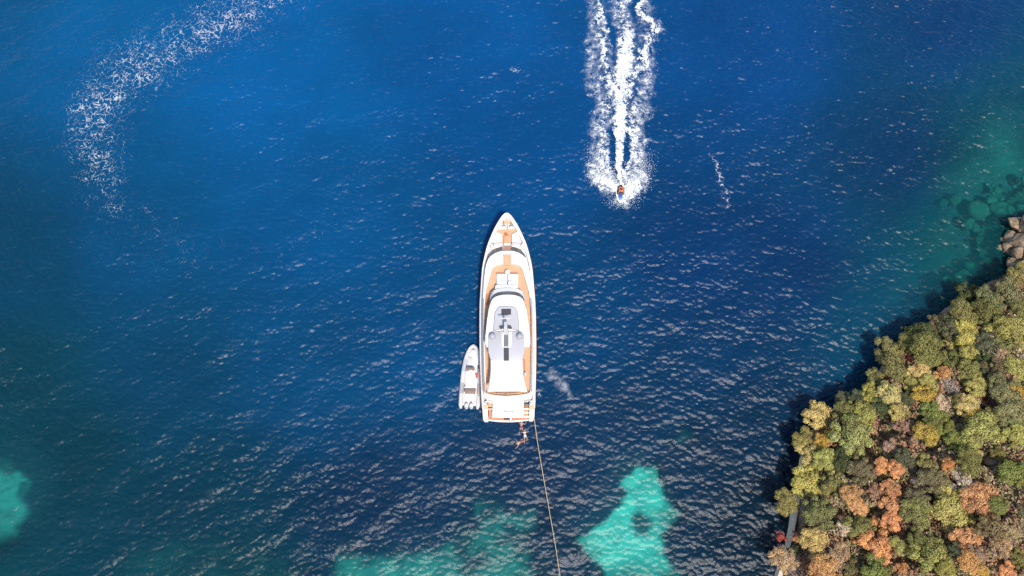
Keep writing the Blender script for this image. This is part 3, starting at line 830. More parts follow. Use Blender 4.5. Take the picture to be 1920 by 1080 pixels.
# ------------------------------------------------------------------ foam lying on the water
def foam_material(name, lacy):
    m, t, pb, out = new_mat(name)
    ad = node(t, 'ShaderNodeAttribute', attribute_name='dens')
    tc = node(t, 'ShaderNodeTexCoord')
    n0 = node(t, 'ShaderNodeTexNoise'); n0.inputs['Scale'].default_value = .8; n0.inputs['Detail'].default_value = 4
    t.links.new(tc.outputs['Object'], n0.inputs['Vector'])
    vm = node(t, 'ShaderNodeVectorMath', operation='SCALE'); vm.inputs['Scale'].default_value = 1.3
    t.links.new(n0.outputs['Color'], vm.inputs[0])
    va = node(t, 'ShaderNodeVectorMath', operation='ADD'); t.links.new(tc.outputs['Object'], va.inputs[0]); t.links.new(vm.outputs[0], va.inputs[1])
    def ridged(scale, detail, sharp, dist):
        nn = node(t, 'ShaderNodeTexNoise'); nn.inputs['Scale'].default_value = scale; nn.inputs['Detail'].default_value = detail; nn.inputs['Roughness'].default_value = .55; nn.inputs['Distortion'].default_value = dist
        t.links.new(va.outputs[0], nn.inputs['Vector'])
        w = math_node(t, 'ABSOLUTE', math_node(t, 'SUBTRACT', nn.outputs['Fac'], .5))
        return math_node(t, 'SUBTRACT', 1.0, math_node(t, 'MULTIPLY', w, sharp), clamp=True)
    if lacy:
        vm.inputs['Scale'].default_value = 2.6
        vo = node(t, 'ShaderNodeTexVoronoi', feature='DISTANCE_TO_EDGE'); vo.inputs['Scale'].default_value = 1.05; t.links.new(va.outputs[0], vo.inputs['Vector'])
        vo2 = node(t, 'ShaderNodeTexVoronoi', feature='DISTANCE_TO_EDGE'); vo2.inputs['Scale'].default_value = 2.4; t.links.new(va.outputs[0], vo2.inputs['Vector'])
        lace = math_node(t, 'SUBTRACT', 1.0, math_node(t, 'MULTIPLY', vo.outputs['Distance'], 5.5), clamp=True)
        lace2 = math_node(t, 'SUBTRACT', 1.0, math_node(t, 'MULTIPLY', vo2.outputs['Distance'], 5.0), clamp=True)
    else:
        lace = ridged(.9, 3, 10.0, 1.2)
        lace2 = ridged(2.2, 2, 9.0, .8)
    n1 = node(t, 'ShaderNodeTexNoise'); n1.inputs['Scale'].default_value = .6 if lacy else 1.1; n1.inputs['Detail'].default_value = 4; n1.inputs['Roughness'].default_value = .62
    t.links.new(tc.outputs['Object'], n1.inputs['Vector'])
    v = math_node(t, 'ADD', ad.outputs['Fac'], math_node(t, 'MULTIPLY', math_node(t, 'SUBTRACT', lace, .55), .55 if lacy else .5))
    v = math_node(t, 'ADD', v, math_node(t, 'MULTIPLY', math_node(t, 'SUBTRACT', lace2, .55), .38 if lacy else .30))
    v = math_node(t, 'ADD', v, math_node(t, 'MULTIPLY', math_node(t, 'SUBTRACT', n1.outputs['Fac'], .5), 1.15 if lacy else 1.9))
    mr = node(t, 'ShaderNodeMapRange', interpolation_type='SMOOTHSTEP')
    mr.inputs['From Min'].default_value = .52 if lacy else .44; mr.inputs['From Max'].default_value = 1.05 if lacy else 1.18
    t.links.new(v, mr.inputs['Value'])
    af = node(t, 'ShaderNodeAttribute', attribute_name='film')
    film = math_node(t, 'MULTIPLY', af.outputs['Fac'], math_node(t, 'ADD', math_node(t, 'MULTIPLY', lace2, .35), math_node(t, 'MULTIPLY', math_node(t, 'SUBTRACT', n1.outputs['Fac'], .42), 3.2), clamp=True))
    edge_fade = math_node(t, 'MULTIPLY', ad.outputs['Fac'], 6.0, clamp=True)
    al = math_node(t, 'MULTIPLY', math_node(t, 'MULTIPLY', mr.outputs[0], edge_fade), .55 if lacy else .95)
    al = math_node(t, 'MAXIMUM', al, film, clamp=True)
    pb.inputs['Base Color'].default_value = (.80, .81, .82, 1)
    pb.inputs['Roughness'].default_value = .9
    t.links.new(al, pb.inputs['Alpha'])
    b = node(t, 'ShaderNodeBump'); b.inputs['Distance'].default_value = .35; b.inputs['Strength'].default_value = .8
    t.links.new(n1.outputs['Fac'], b.inputs['Height']); t.links.new(b.outputs[0], pb.inputs['Normal'])
    return m
M['foam'] = foam_material('sea_foam', False)
M['lace'] = foam_material('lacy_foam', True)
def poly_dist(PX, PY, pts):
    """distance to a polyline and the position along it (0..1)"""
    d = np.full(PX.shape, 1e9); s = np.zeros(PX.shape)
    n = len(pts) - 1
    for i in range(n):
        (xa, ya), (xb, yb) = pts[i][:2], pts[i + 1][:2]
        L2 = (xb - xa) ** 2 + (yb - ya) ** 2
        tt = np.clip(((PX - xa) * (xb - xa) + (PY - ya) * (yb - ya)) / L2, 0, 1)
        dd = np.hypot(PX - xa - tt * (xb - xa), PY - ya - tt * (yb - ya))
        m = dd < d
        d = np.where(m, dd, d); s = np.where(m, (i + tt) / n, s)
    return d, s
def ribbon(PX, PY, pts, soft=1.5):
    """pts (px, py, halfwidth, strength): a band with soft edges"""
    d, s = poly_dist(PX, PY, pts)
    kx = np.linspace(0, 1, len(pts))
    w = np.interp(s, kx, [p[2] for p in pts]); k = np.interp(s, kx, [p[3] for p in pts])
    return k * np.exp(-(d / w) ** 2 * soft)
def foam_object(name, dens, lift, label, zextra=None, film=None, mat='foam'):
    film = dens * 0 if film is None else film
    keep = (dens > .03) | (film > .01)
    kf = keep.reshape(-1)[Fgrid].any(1)
    fq = Fgrid[kf]
    used, inv = np.unique(fq, return_inverse=True)
    zz = WVZ + lift + (zextra if zextra is not None else 0)
    Vf = np.stack([WVX, WVY, zz], -1).reshape(-1, 3)[used]
    me = np_mesh(name, Vf, inv.reshape(-1, 4), M[mat], True)
    a = me.attributes.new('dens', 'FLOAT', 'POINT'); a.data.foreach_set('value', dens.reshape(-1)[used].astype(np.float32))
    a = me.attributes.new('film', 'FLOAT', 'POINT'); a.data.foreach_set('value', film.reshape(-1)[used].astype(np.float32))
    return tag(add_obj(name, me), label, 'foam', kind='stuff')
Fgrid = np.stack([idx[:-1, :-1], idx[:-1, 1:], idx[1:, 1:], idx[1:, :-1]], -1).reshape(-1, 4)
jx = PXG + (N1(GX / 2.2, GY / 2.2, 4) - .5) * 26; jy = PYG + (N3(GX / 2.2, GY / 2.2, 4) - .5) * 26
# old curved trail, thinning out
arcp = [(540, -30), (460, 20), (370, 65), (290, 105), (215, 160), (180, 215), (180, 270), (190, 330), (215, 385)]
trail = ribbon(jx, jy, [(px, py, w, k) for (px, py), w, k in zip(arcp, (70, 86, 84, 94, 92, 92, 88, 76, 56), (.59, .61, .54, .59, .56, .53, .51, .48, .43))])
swirl = ribbon(jx, jy, [(230, 390, 70, .22), (320, 430, 70, .26), (370, 490, 60, .27), (450, 480, 60, .20), (560, 470, 60, .20), (640, 400, 60, .22), (700, 320, 50, .2)])
foam_object('foam_trail', np.maximum(trail, swirl) * (.72 + .56 * N2(GX / 4, GY / 4, 3)), .03, 'thin lacy white foam trail curving over the blue water', None, None, 'lace')
bits = np.maximum.reduce([ribbon(jx * .5 + PXG * .5, jy * .5 + PYG * .5, [(1328, 285, 7, .3), (1345, 305, 10, .45), (1352, 335, 10, .42), (1358, 370, 13, .45), (1376, 395, 9, .35)]),
                          ribbon(jx * .4 + PXG * .6, jy * .4 + PYG * .6, [(1040, 705, 9, .34), (1056, 722, 9, .38), (1066, 740, 5, .34)]),
                          ribbon(PXG, PYG, [(1006, 734, 6, .42), (1013, 742, 5, .42)]),
                          ribbon(PXG, PYG, [(960, 131, 8, .4), (980, 133, 6, .4)])])
churn = ribbon(jx * .5 + PXG * .5, jy * .5 + PYG * .5, [(1035, 700, 14, .4), (1052, 722, 13, .5), (1066, 742, 8, .4)])
foam_object('foam_patch', bits * 1.55, .03, 'small scattered flecks of foam on the open water', None, np.clip(churn - .08, 0, 1), 'lace')
# wake of the watercraft
jx = PXG + (N1(GX / 4.2, GY / 4.2, 2) - .5) * 34 + (N2(GX / 1.3, GY / 1.3, 3) - .5) * 20; jy = PYG + (N3(GX / 4.2, GY / 4.2, 2) - .5) * 34 + (N1(GX / 1.3 + 40, GY / 1.3, 3) - .5) * 20
wx, wy = jx * .45 + PXG * .55, jy * .45 + PYG * .55
c1 = ribbon(jx * .3 + PXG * .7, PYG, [(1162, 350, 6, 1.5), (1161, 300, 9, 1.5), (1163, 250, 15, 1.5), (1166, 210, 16, 1.6), (1162, 188, 20, 1.2), (1166, 150, 25, 1.3), (1172, 105, 22, 1.35), (1174, 70, 24, 1.3), (1169, 42, 13, .95), (1169, -60, 18, 1.05)], 1.0)
l1 = .80 * ribbon(jx, jy, [(1154, 345, 9, 1.2), (1144, 310, 18, 1.3), (1131, 280, 22, 1.05), (1128, 240, 24, .95), (1134, 212, 20, 1.0), (1146, 182, 12, 1.15), (1141, 150, 9, 1.15), (1136, 120, 8, 1.2), (1131, 80, 8, 1.2), (1124, 40, 11, 1.2), (1116, -60, 14, 1.1)], 1.0)
r1 = .80 * ribbon(jx, jy, [(1170, 345, 8, 1.2), (1180, 310, 14, 1.25), (1190, 275, 16, 1.1), (1196, 240, 20, 1.0), (1194, 212, 17, 1.0), (1181, 182, 13, 1.15), (1190, 150, 10, 1.15), (1203, 120, 10, 1.2), (1212, 85, 11, 1.25), (1214, 55, 12, 1.2), (1207, 20, 13, 1.1), (1215, -60, 14, 1.0)], 1.0)
fill = ribbon(jx, jy, [(1163, 225, 36, .60), (1166, 170, 38, .76), (1168, 130, 40, .66), (1170, 60, 46, .60), (1168, -60, 48, .64)], 1.0)
lane = np.maximum.reduce([ribbon(wx, wy, [(1152, 335, 3, .4), (1150, 300, 5, .9), (1148, 255, 5, .9), (1150, 235, 3, .3)], 1.0), ribbon(wx, wy, [(1172, 320, 3, .5), (1175, 285, 6, .8), (1179, 255, 4, .4)], 1.0),
                          ribbon(wx, wy, [(1150, 130, 6, .4), (1148, 85, 7, .55), (1145, 30, 9, .5), (1142, -40, 9, .5)], 1.0), ribbon(wx, wy, [(1190, 115, 5, .3), (1192, 85, 6, .5), (1190, 30, 8, .55), (1192, -40, 8, .5)], 1.0)])
hl = [(1139, 345, 20), (1124, 317, 22), (1127, 270, 21), (1121, 220, 20), (1119, 150, 20), (1116, 80, 19), (1110, -40, 20)]
hr = [(1186, 352, 20), (1196, 322, 21), (1202, 270, 20), (1208, 215, 20), (1213, 150, 19), (1216, 90, 17), (1216, -40, 18)]
kk_ = (.8, .85, .66, .62, .54, .48, .5)
halo = np.maximum(ribbon(jx, jy, [(*p, k) for p, k in zip(hl, kk_)], 1.0), ribbon(jx, jy, [(*p, k) for p, k in zip(hr, kk_)], 1.0))
splash = np.maximum.reduce([ribbon(wx, wy, [(1150, 352, 16, 1.15), (1132, 337, 25, 1.05), (1117, 320, 20, .85)], 1.2), ribbon(wx, wy, [(1174, 362, 17, 1.2), (1190, 352, 25, 1.05), (1206, 338, 19, .85)], 1.2),
                            ribbon(wx, wy, [(1158, 373, 13, 1.0), (1172, 381, 11, 1.0)], 1.2)])
c1 = c1 * (.62 + .6 * N3(GX / 3.0, GY / 4.5, 3)); 
wake = np.clip(np.maximum.reduce([c1, l1, r1, fill, halo, splash]) - .6 * lane * (c1 < .8), 0, None)
wfilm = np.clip(np.maximum.reduce([1.2 * fill, 1.25 * halo, .8 * splash]) - .30 - .5 * lane, 0, .48)
zx = .35 * np.clip(c1, 0, 1) * (PYG < 330) + .4 * np.clip(l1, 0, 1) + .4 * np.clip(r1, 0, 1) + .5 * np.clip(splash, 0, 1)
zx = zx * (.45 + 1.1 * N2(GX / .8, GY / .8, 4))
foam_object('wake', wake, .05, 'broad white churned wake trailing behind the speeding watercraft', zx, wfilm)
# spray thrown up on both sides of the watercraft
g = np.random.default_rng(12)
def droplets(n, cx, cy, sx, sy, hz, ang):
    a, b = g.normal(size=n), g.normal(size=n)
    px = cx + a * sx * math.cos(ang) - b * sy * math.sin(ang); py = cy + a * sx * math.sin(ang) + b * sy * math.cos(ang)
    z = hz * g.random(n) ** 1.6 * np.exp(-(a * a + b * b) * .35) + .05
    dx_, dy_ = (px - 960) / FPX, (540 - py) / FPX
    s = (z - CAM_H) / (dy_ * ST - CT)
    return np.stack([dx_ * s, (dy_ * CT + ST) * s, z], -1)
P = np.vstack([droplets(3500, 1136, 333, 15, 9, 1.1, R(35)), droplets(3500, 1188, 343, 15, 10, 1.1, R(-35)), droplets(900, 1166, 378, 14, 6, .7, 0), droplets(900, 1118, 300, 12, 16, .6, 0), droplets(900, 1205, 310, 12, 16, .6, 0)])
tet = np.array([(0, 0, 1), (.94, 0, -.33), (-.47, .82, -.33), (-.47, -.82, -.33)])
sz_ = (.02 + .055 * g.random(len(P)) ** 3)[:, None, None]
Vd = (P[:, None, :] + tet[None] * sz_).reshape(-1, 3)
Fd = (np.arange(len(P))[:, None, None] * 4 + np.array([(0, 1, 2), (0, 2, 3), (0, 3, 1), (1, 3, 2)])[None]).reshape(-1, 3)
M['drops'] = plain('spray_drops', (.82, .83, .84), .8, .03, 4)
tag(add_obj('spray', np_mesh('spray', Vd, Fd, M['drops'])), 'white spray thrown up beside the speeding watercraft', 'spray', kind='stuff')

# ------------------------------------------------------------------ motor yacht
yb, ys_ = at(950.0, 399, 4.0), at(953.8, 790, .6)
Y_YAW = math.atan2(-(yb.x - ys_.x), yb.y - ys_.y)
Y_LOC = Vector((ys_.x, ys_.y, 0))
yacht = empty('motor_yacht', Y_LOC, Y_YAW)
tag(yacht, 'large white motor yacht with orange teak decks moored stern to the shore', 'yacht')
cY, sY = math.cos(-Y_YAW), math.sin(-Y_YAW)
def yl(px, py, z):
    p = at(px, py, z) - Y_LOC
    return (p.x * cY - p.y * sY, p.x * sY + p.y * cY)
AX = lambda py: 950.0 + (py - 399) / 391 * 3.8
def yy(py, z): return yl(AX(py), py, z)[1]
def hw(h, py, z): return h * depth_of(py, z) / FPX
def sym(lst, z):
    """[(py, half px)] from bow to stern -> closed outline, counter-clockwise, on height z (number or function of py)"""
    f = z if callable(z) else (lambda py: z)
    rt = [(hw(h, py, f(py)), yy(py, f(py))) for py, h in lst]
    lf = [(-x, y) for x, y in rt if x > 1e-4]
    return list(reversed(rt)) + lf if lst[0][1] > 1e-4 else list(reversed(rt)) + lf
def arc(py0, h0, py1, h1, n=7, p=2.0):
    """front curve from the centre line (py0, half 0) to (py1, half h1)"""
    out = []
    for k in range(n):
        t_ = k / (n - 1); h = h0 + (h1 - h0) * t_
        out.append((py0 + (py1 - py0) * t_ ** p, h))
    return out
sheer = [(398.8, .3), (400.5, 4.2), (404, 8), (409, 11.8), (417.5, 17.2), (427, 22.5), (436, 27), (446, 31.2), (455, 35), (464, 38), (474, 40.6), (484, 43), (493, 45), (505, 46.9), (520, 48.2), (537, 49.4), (553, 50.6),
         (567, 51.6), (590, 52.2), (613, 52.5), (635, 52.6), (650, 52.6), (680, 52.2), (705, 51.4), (730, 50.6), (752, 49.8), (765, 49.2)]
SHZ = lambda py: float(np.interp(py, [398, 430, 480, 560, 700, 752, 765, 790], [4.1, 3.9, 3.6, 3.3, 3.0, 2.9, 2.5, 1.0]))
# hull
mb = MB(); rows = []
y_bow = yy(398.8, 4.1)
for py, h in sheer:
    zs = SHZ(py); x = hw(h, py, zs); y = yy(py, zs)
    k = float(np.interp(y_bow - y, [0, 2, 6, 14, 28], [.0, .35, .68, .90, .95])); rk = float(np.interp(y_bow - y, [0, 6, 12], [2.6, .9, 0]))
    half = [(0, y - rk * 1.25, -1.0), (x * k * .8, y - rk * 1.1, -.55), (x * (k * .9 + .08), y - rk * .85, .15), (x * (.5 * k + .5), y - rk * .4, zs * .55), (x, y, zs)]
    rows.append([(-a_, b_, c_) for a_, b_, c_ in reversed(half)] + half[1:])
mb.loft(rows)
n_ = len(rows[0]); mb.f.append(tuple(range((len(rows) - 1) * n_, len(rows) * n_)))
mb.build('hull', M['white'], yacht, True)
# rubbing strake in brown along the sheer
for s in (1, -1):
    mb = MB(); mb.tube([(s * (hw(h, py, SHZ(py)) + .02), yy(py, SHZ(py)), SHZ(py) - .16) for py, h in sheer], .055, 6)
    mb.build('rub_rail', M['rail'], yacht, True)
# gunwale: cap between the outer sheer and an inner line, and the bulwark's inner face
CAPW = lambda py: float(np.interp(py, [398, 404, 412, 430, 480, 560, 760], [.01, 3.5, 7.5, 6.0, 4.2, 4.4, 4.4]))
mb = MB(); rw = []
for s in (1, -1):
    rows = []
    for py, h in sheer:
        zs = SHZ(py); xo = hw(h, py, zs); xi = max(.005, hw(max(0.02, h - CAPW(py)), py, zs)); y = yy(py, zs); yi = y - float(np.interp(py, [398, 402, 410], [1.0, .3, 0]))
        rows.append([(s * (xo + .01), y, zs - .08), (s * xo, y, zs + .03), (s * xi, yi, zs + .03), (s * xi, yi, zs - 1.0)])
    mb.loft(rows)
mb.build('gunwale', M['white'], yacht)
# foredeck and side decks
inner = [(407, .5), (410, 4), (417.5, 10.5), (427, 16.5), (436, 21.2), (446, 25.8), (455, 29.8), (464, 33), (474, 36), (484, 38.6), (493, 40.6), (520, 43.8), (567, 47.2), (635, 48.2), (705, 47), (752, 45.4)]
mb = MB(); mb.prism(sym(inner, lambda py: SHZ(py) - .9), lambda x, y: 1.9, lambda x, y: float(np.interp(y, [0, 12, 27], [2.05, 2.3, 3.1])))
mb.build('main_deck', M['white'], yacht)
for s, nm in ((1, 'side_deck'), (-1, 'side_deck')):
    mb = MB(); a_ = [(hw(h - .4, py, 2.3), yy(py, 2.3)) for py, h in inner if 480 < py < 753]; b_ = [(x - .5, y) for x, y in a_]
    mb.loft([[(s * x, y, 2.55 + (y - 5) * .012) for x, y in a_], [(s * x, y, 2.55 + (y - 5) * .012) for x, y in b_]])
    mb.build(nm, M['teak'], yacht)
def plate(name, pts, z0, z1, mat, parent=yacht, bev=0.0, smooth=False):
    """pts photo outline at height z1"""
    q = [yl(px, py, z1) for px, py in pts]
    ar = sum(q[i - 1][0] * q[i][1] - q[i][0] * q[i - 1][1] for i in range(len(q)))
    if ar < 0: q = q[::-1]
    return MB().prism(q, z0, z1, 0, bev).build(name, mat, parent, smooth)
def zz1(x, y): return 840 + x / 8, 380 + y / 8      # the enlargement of the bow
def zz2(x, y): return 840 + x / 8, 500 + y / 8      # of the wheelhouse
def zz3(x, y): return 840 + x / 8, 580 + y / 8      # of the hardtop
def zz4(x, y): return 840 + x / 8, 690 + y / 8      # of the stern
fz = 3.16
o = plate('bow_teak', [zz1(*p) for p in [(885, 238), (930, 255), (962, 300), (940, 315), (820, 315), (808, 300), (840, 255)]], 2.9, fz, M['teak'])
plate('foredeck_teak', [zz1(*p) for p in [(850, 315), (915, 315), (920, 395), (1055, 400), (1050, 425), (950, 462), (948, 600), (815, 600), (812, 462), (735, 430), (745, 405), (850, 395)]], 2.9, fz - .02, M['teak'])
for s, cx in ((-1, 838), (1, 942)):
    q = yl(*zz1(cx, 358), fz)
    w = empty('windlass', (q[0], q[1], fz - .05), 0, yacht)
    MB().dome(0, 0, 0, .26, .14, 14, 4, .22).build('drum', M['steel'], w, True)
    MB().box(-.34, .34, -.38, .38, 0, .1).build('base', M['white'], w, bevel=.02)
    MB().tube([(0, .2, .12), (0, .8, .1), (.02, 1.4, .06)], .05, 6).build('chain', M['grey'], w)
for s in (-1, 1):
    a_, b_ = (zz1(803, 288), zz1(738, 410)) if s < 0 else (zz1(962, 288), zz1(1050, 408))
    p0, p1 = yl(*a_, fz + .5), yl(*b_, fz + .5)
    r_ = empty('fore_rail', (0, 0, 0), 0, yacht)
    MB().tube([(*p0, fz + .5), (*p1, fz + .5)], .035, 6).build('handrail', M['grey'], r_)
    for f_ in (.02, .5, .98):
        x, y = p0[0] + (p1[0] - p0[0]) * f_, p0[1] + (p1[1] - p0[1]) * f_
        MB().tube([(x, y, fz - .05), (x, y, fz + .5)], .025, 6).build('stanchion', M['grey'], r_)
# sunpads either side of the walkway, sofa with grey backs
plate('sunpad', [zz1(*p) for p in [(735, 436), (812, 470), (812, 588), (690, 600), (655, 590)]], 3.0, 3.55, M['cream'], bev=.06, smooth=True)
plate('sunpad', [zz1(*p) for p in [(1040, 432), (1105, 590), (1080, 600), (955, 588), (955, 470)]], 3.0, 3.55, M['cream'], bev=.06, smooth=True)
plate('sofa_back', [zz1(*p) for p in [(680, 608), (805, 592), (805, 622), (682, 645)]], 3.0, 3.85, M['tube'], bev=.05, smooth=True)
plate('sofa_back', [zz1(*p) for p in [(960, 592), (1090, 612), (1088, 645), (960, 622)]], 3.0, 3.85, M['tube'], bev=.05, smooth=True)
plate('sofa_seat', [zz1(*p) for p in [(680, 648), (805, 626), (805, 655), (672, 690)]], 3.0, 3.6, M['cream'], bev=.05, smooth=True)
plate('sofa_seat', [zz1(*p) for p in [(960, 626), (1092, 648), (1108, 690), (960, 655)]], 3.0, 3.6, M['cream'], bev=.05, smooth=True)
plate('sofa_arm', [zz1(*p) for p in [(640, 610), (672, 625), (676, 690), (655, 680)]], 3.0, 3.8, M['fabric'], bev=.05, smooth=True)
plate('sofa_arm', [zz1(*p) for p in [(1135, 600), (1100, 622), (1098, 690), (1120, 680)]], 3.0, 3.8, M['fabric'], bev=.05, smooth=True)
# main superstructure: white coaming round a sunken upper deck
UZ, UF = 5.0, 4.55
outer = arc(469.5, 0, 481, 33, 9, 2.4) + [(487, 36.5), (495, 39.5), (505, 41.6), (520, 43.4), (540, 45), (567, 46.8), (600, 47.6), (640, 47.8), (680, 47.4), (710, 46.6), (735, 45.8), (744, 45.3)]
outer += [(748, 40), (750, 25), (750.5, .05)]
innr = arc(493.5, 0, 499, 25, 7, 3) + [(506, 29), (515, 31.5), (530, 36), (545, 40), (560, 42), (580, 43.6), (610, 44), (650, 43.6), (690, 42.6), (720, 41.8), (736, 41.2)]
innr += [(739, 36), (741.5, 20), (742.5, .05)]
O = resample(sym(outer, UZ), 160); I = resample(sym(innr, UZ), 160)
# align by nearest start
def ring_rows(o_, z_o, i_, z_i): return [[(x, y, z_o) for x, y in o_], [(x, y, z_i) for x, y in i_]]
Ob = offset(O, -.06)
mb = MB(); mb.loft([[(x * .985, y - (.5 if y > 20 else 0), 2.2) for x, y in O]] + [[(x, y, UZ - .07) for x, y in O]] + [[(x, y, UZ) for x, y in Ob]] + [[(x, y, UZ) for x, y in I]] + [[(x, y, UF - .1) for x, y in I]], True)
mb.build('superstructure', M['white'], yacht)
MB().prism(offset(I, -.012), UF - .2, UF).build('upper_deck', M['teak'], yacht)
# front windows: raked panes curving round the superstructure
wf_lo = [(462.5, 8.5), (463.5, 14), (465.5, 20), (469.5, 26.5), (474.5, 31.5), (481, 35.2)]
wf_hi = [(470.2, 8.2), (471.2, 13.5), (473.5, 19.5), (477.0, 25.3), (481, 30.0), (487, 34)]
for s in (1, -1):
    for k, (i0, i1) in enumerate(((0, 2), (2, 4), (4, 5))):
        lo = [(s * hw(h, py, 3.75), yy(py, 3.75), 3.75) for py, h in wf_lo[i0:i1 + 1]]; hi = [(s * hw(h, py, 4.93), yy(py, 4.93), 4.93) for py, h in wf_hi[i0:i1 + 1]]
        mb = MB(); c_ = lambda r: [tuple(Vector(r[0]).lerp(Vector(r[-1]), .0))] and r
        mb.loft([lo, hi]); mb.build('front_window', M['glass'] if k != 1 else M['grey'], yacht)
lo = [(hw(h, py, 3.75), yy(py, 3.75) + .02, 3.72) for py, h in reversed(wf_lo)]; lo = lo + [(-x, y, z) for x, y, z in reversed(lo)]
lo2 = [(x * 1.02, y + .12, 3.1) for x, y, z in lo]
MB().loft([lo2, lo]).build('window_apron', M['white'], yacht)
hi = [(hw(h, py, 4.93), yy(py, 4.93), 4.94) for py, h in reversed(wf_hi)]; hi = hi + [(-x, y, z) for x, y, z in reversed(hi)]
MB().loft([hi, [(x * .98, y - .6, 5.03) for x, y, z in hi]]).build('window_brow', M['white'], yacht)
# stairs from the foredeck up through the front
st = empty('fore_stairs', (0, 0, 0), 0, yacht)
for k in range(7):
    z0 = fz + .05 + (5.1 - fz) * (k + 1) / 7
    ya, ybk = 461.5 + k * 2.6, 461.5 + (k + 1) * 2.6 + .2
    y0_, y1_ = yy(ybk, z0), yy(ya, z0)
    MB().box(-.52, .52, min(y0_, y1_ - .3), y1_, z0 - .3, z0).build('step', M['teak'] if k % 2 == 0 else M['redteak'], st)
for s in (1, -1):
    MB().box(s * .56 - .06, s * .56 + .06, yy(496, 5.1), yy(459, 3.5), 3.0, 3.5).build('stair_side', M['white'], st)
    mb = MB(); mb.loft([[(s * .57 - .05, yy(460, 3.6), 3.55), (s * .57 + .05, yy(460, 3.6), 3.55)], [(s * .57 - .05, yy(481, 5.15), 5.15), (s * .57 + .05, yy(481, 5.15), 5.15)], [(s * .57 - .05, yy(496, 5.15), 5.15), (s * .57 + .05, yy(496, 5.15), 5.15)]])
    mb.build('stair_coaming', M['white'], st)
MB().box(-.54, .54, yy(497, 5.05), yy(479, 5.05), 4.9, 5.06).build('landing', M['teak'], yacht)
# upper foredeck furniture
for s in (-1, 1):
    cx0, cx1 = ((730, 885) if s < 0 else (902, 1052))
    l_ = empty('sun_lounger', (0, 0, 0), 0, yacht)
    plate('mattress', [zz2(*p) for p in [(cx0, 112), (cx1, 112), (cx1, 215), (cx0, 215)]], UF, 4.95, M['fabric'], l_, .06, True)
    plate('backrest', [zz2(*p) for p in [(cx0, 218), (cx1, 218), (cx1, 262), (cx0, 262)]], UF, 5.15, M['fabric'], l_, .06, True)
    a_ = yl(*zz2(cx0 + (75 if s < 0 else 10), 228), 5.2); b_ = yl(*zz2(cx0 + (145 if s < 0 else 75), 228), 5.2)
    MB().tube([(*a_, 5.2), (*b_, 5.2)], .16, 8).build('pillow', M['cream'], l_, True)
plate('lounger_base', [zz2(*p) for p in [(725, 85), (1045, 85), (1045, 112), (725, 112)]], UF, 4.72, M['redteak'])
q = yl(*zz2(892, 80), 5.2)
tb = empty('round_table', (q[0], q[1], UF), 0, yacht)
MB().tube([(0, 0, .62), (0, 0, .68)], .30, 20).build('table_top', M['white'], tb); MB().tube([(0, 0, 0), (0, 0, .62)], .05, 8).build('pedestal', M['steel'], tb)
# wheelhouse with curved windscreen
plate('console_back', [zz2(*p) for p in [(712, 275), (760, 262), (1000, 262), (1046, 275), (1050, 330), (705, 330)]], UF, 5.6, M['white'], yacht, .1, True)
HZ = 7.1
wl = [(546, 0.01), (546.4, 9), (547.6, 17), (550.5, 24), (556, 29.6), (563, 32)]
wh_ = [(552.2, .01), (552.6, 8.5), (553.8, 16.5), (556.4, 23.5), (560.5, 28.6), (566, 31.2)]
base_ = [(539.5, .01), (539.9, 9), (541, 18), (544, 25), (549, 30.5), (557, 33)]
ZL = 6.25
def curve(lst, z):
    rt = [(hw(h, py, z), yy(py, z), z) for py, h in lst]
    return [(-x, y, z_) for x, y, z_ in reversed(rt)] + rt[1:]
MB().loft([[(x, y, UF) for x, y, z in curve(base_, 5.9)], curve(base_, 5.9), curve(wl, ZL)]).build('wheelhouse_front', M['white'], yacht, True)
cl, ch = curve(wl, ZL), curve(wh_, HZ)
for k, (i0, i1) in enumerate(((0, 2), (2, 4), (4, 6), (6, 8), (8, 10))):
    MB().loft([cl[i0:i1 + 1], ch[i0:i1 + 1]]).build('windscreen', M['glass'] if k in (1, 3) else M['grey'], yacht)
hard = wh_ + [(572, 33.3), (580, 35.6), (600, 38.8), (630, 42.2), (645, 42.6), (650, 40), (652, .05)]
hard = [(hard[0][0], .3)] + hard[1:]
HO = sym(hard, HZ + .3)
MB().prism(HO, HZ - .02, lambda x, y: HZ + .3 + .1 * (1 - (x / 3.2) ** 2), 0, .12).build('hardtop', M['white'], yacht, True)
wall_o = sym([(559, .3), (560, 20), (566, 29), (580, 34), (630, 38), (640, 38), (641, .05)], ZL)
MB().prism(wall_o, UF - .05, HZ - .01).build('wheelhouse_wall', M['white'], yacht)
for s in (1, -1):
    w0, w1 = yy(570, 6.2), yy(632, 6.2)
    x0_, x1_ = hw(33.3, 570, 6.2), hw(38.4, 632, 6.2)
    for k in range(3):
        f0, f1 = k / 3 + .01, (k + 1) / 3 - .01
        MB().loft([[(s * (x0_ + (x1_ - x0_) * f + .05), w0 + (w1 - w0) * f, z) for f in (f0, f1)] for z in (5.7, 6.7)]).build('side_window', M['glass'], yacht)
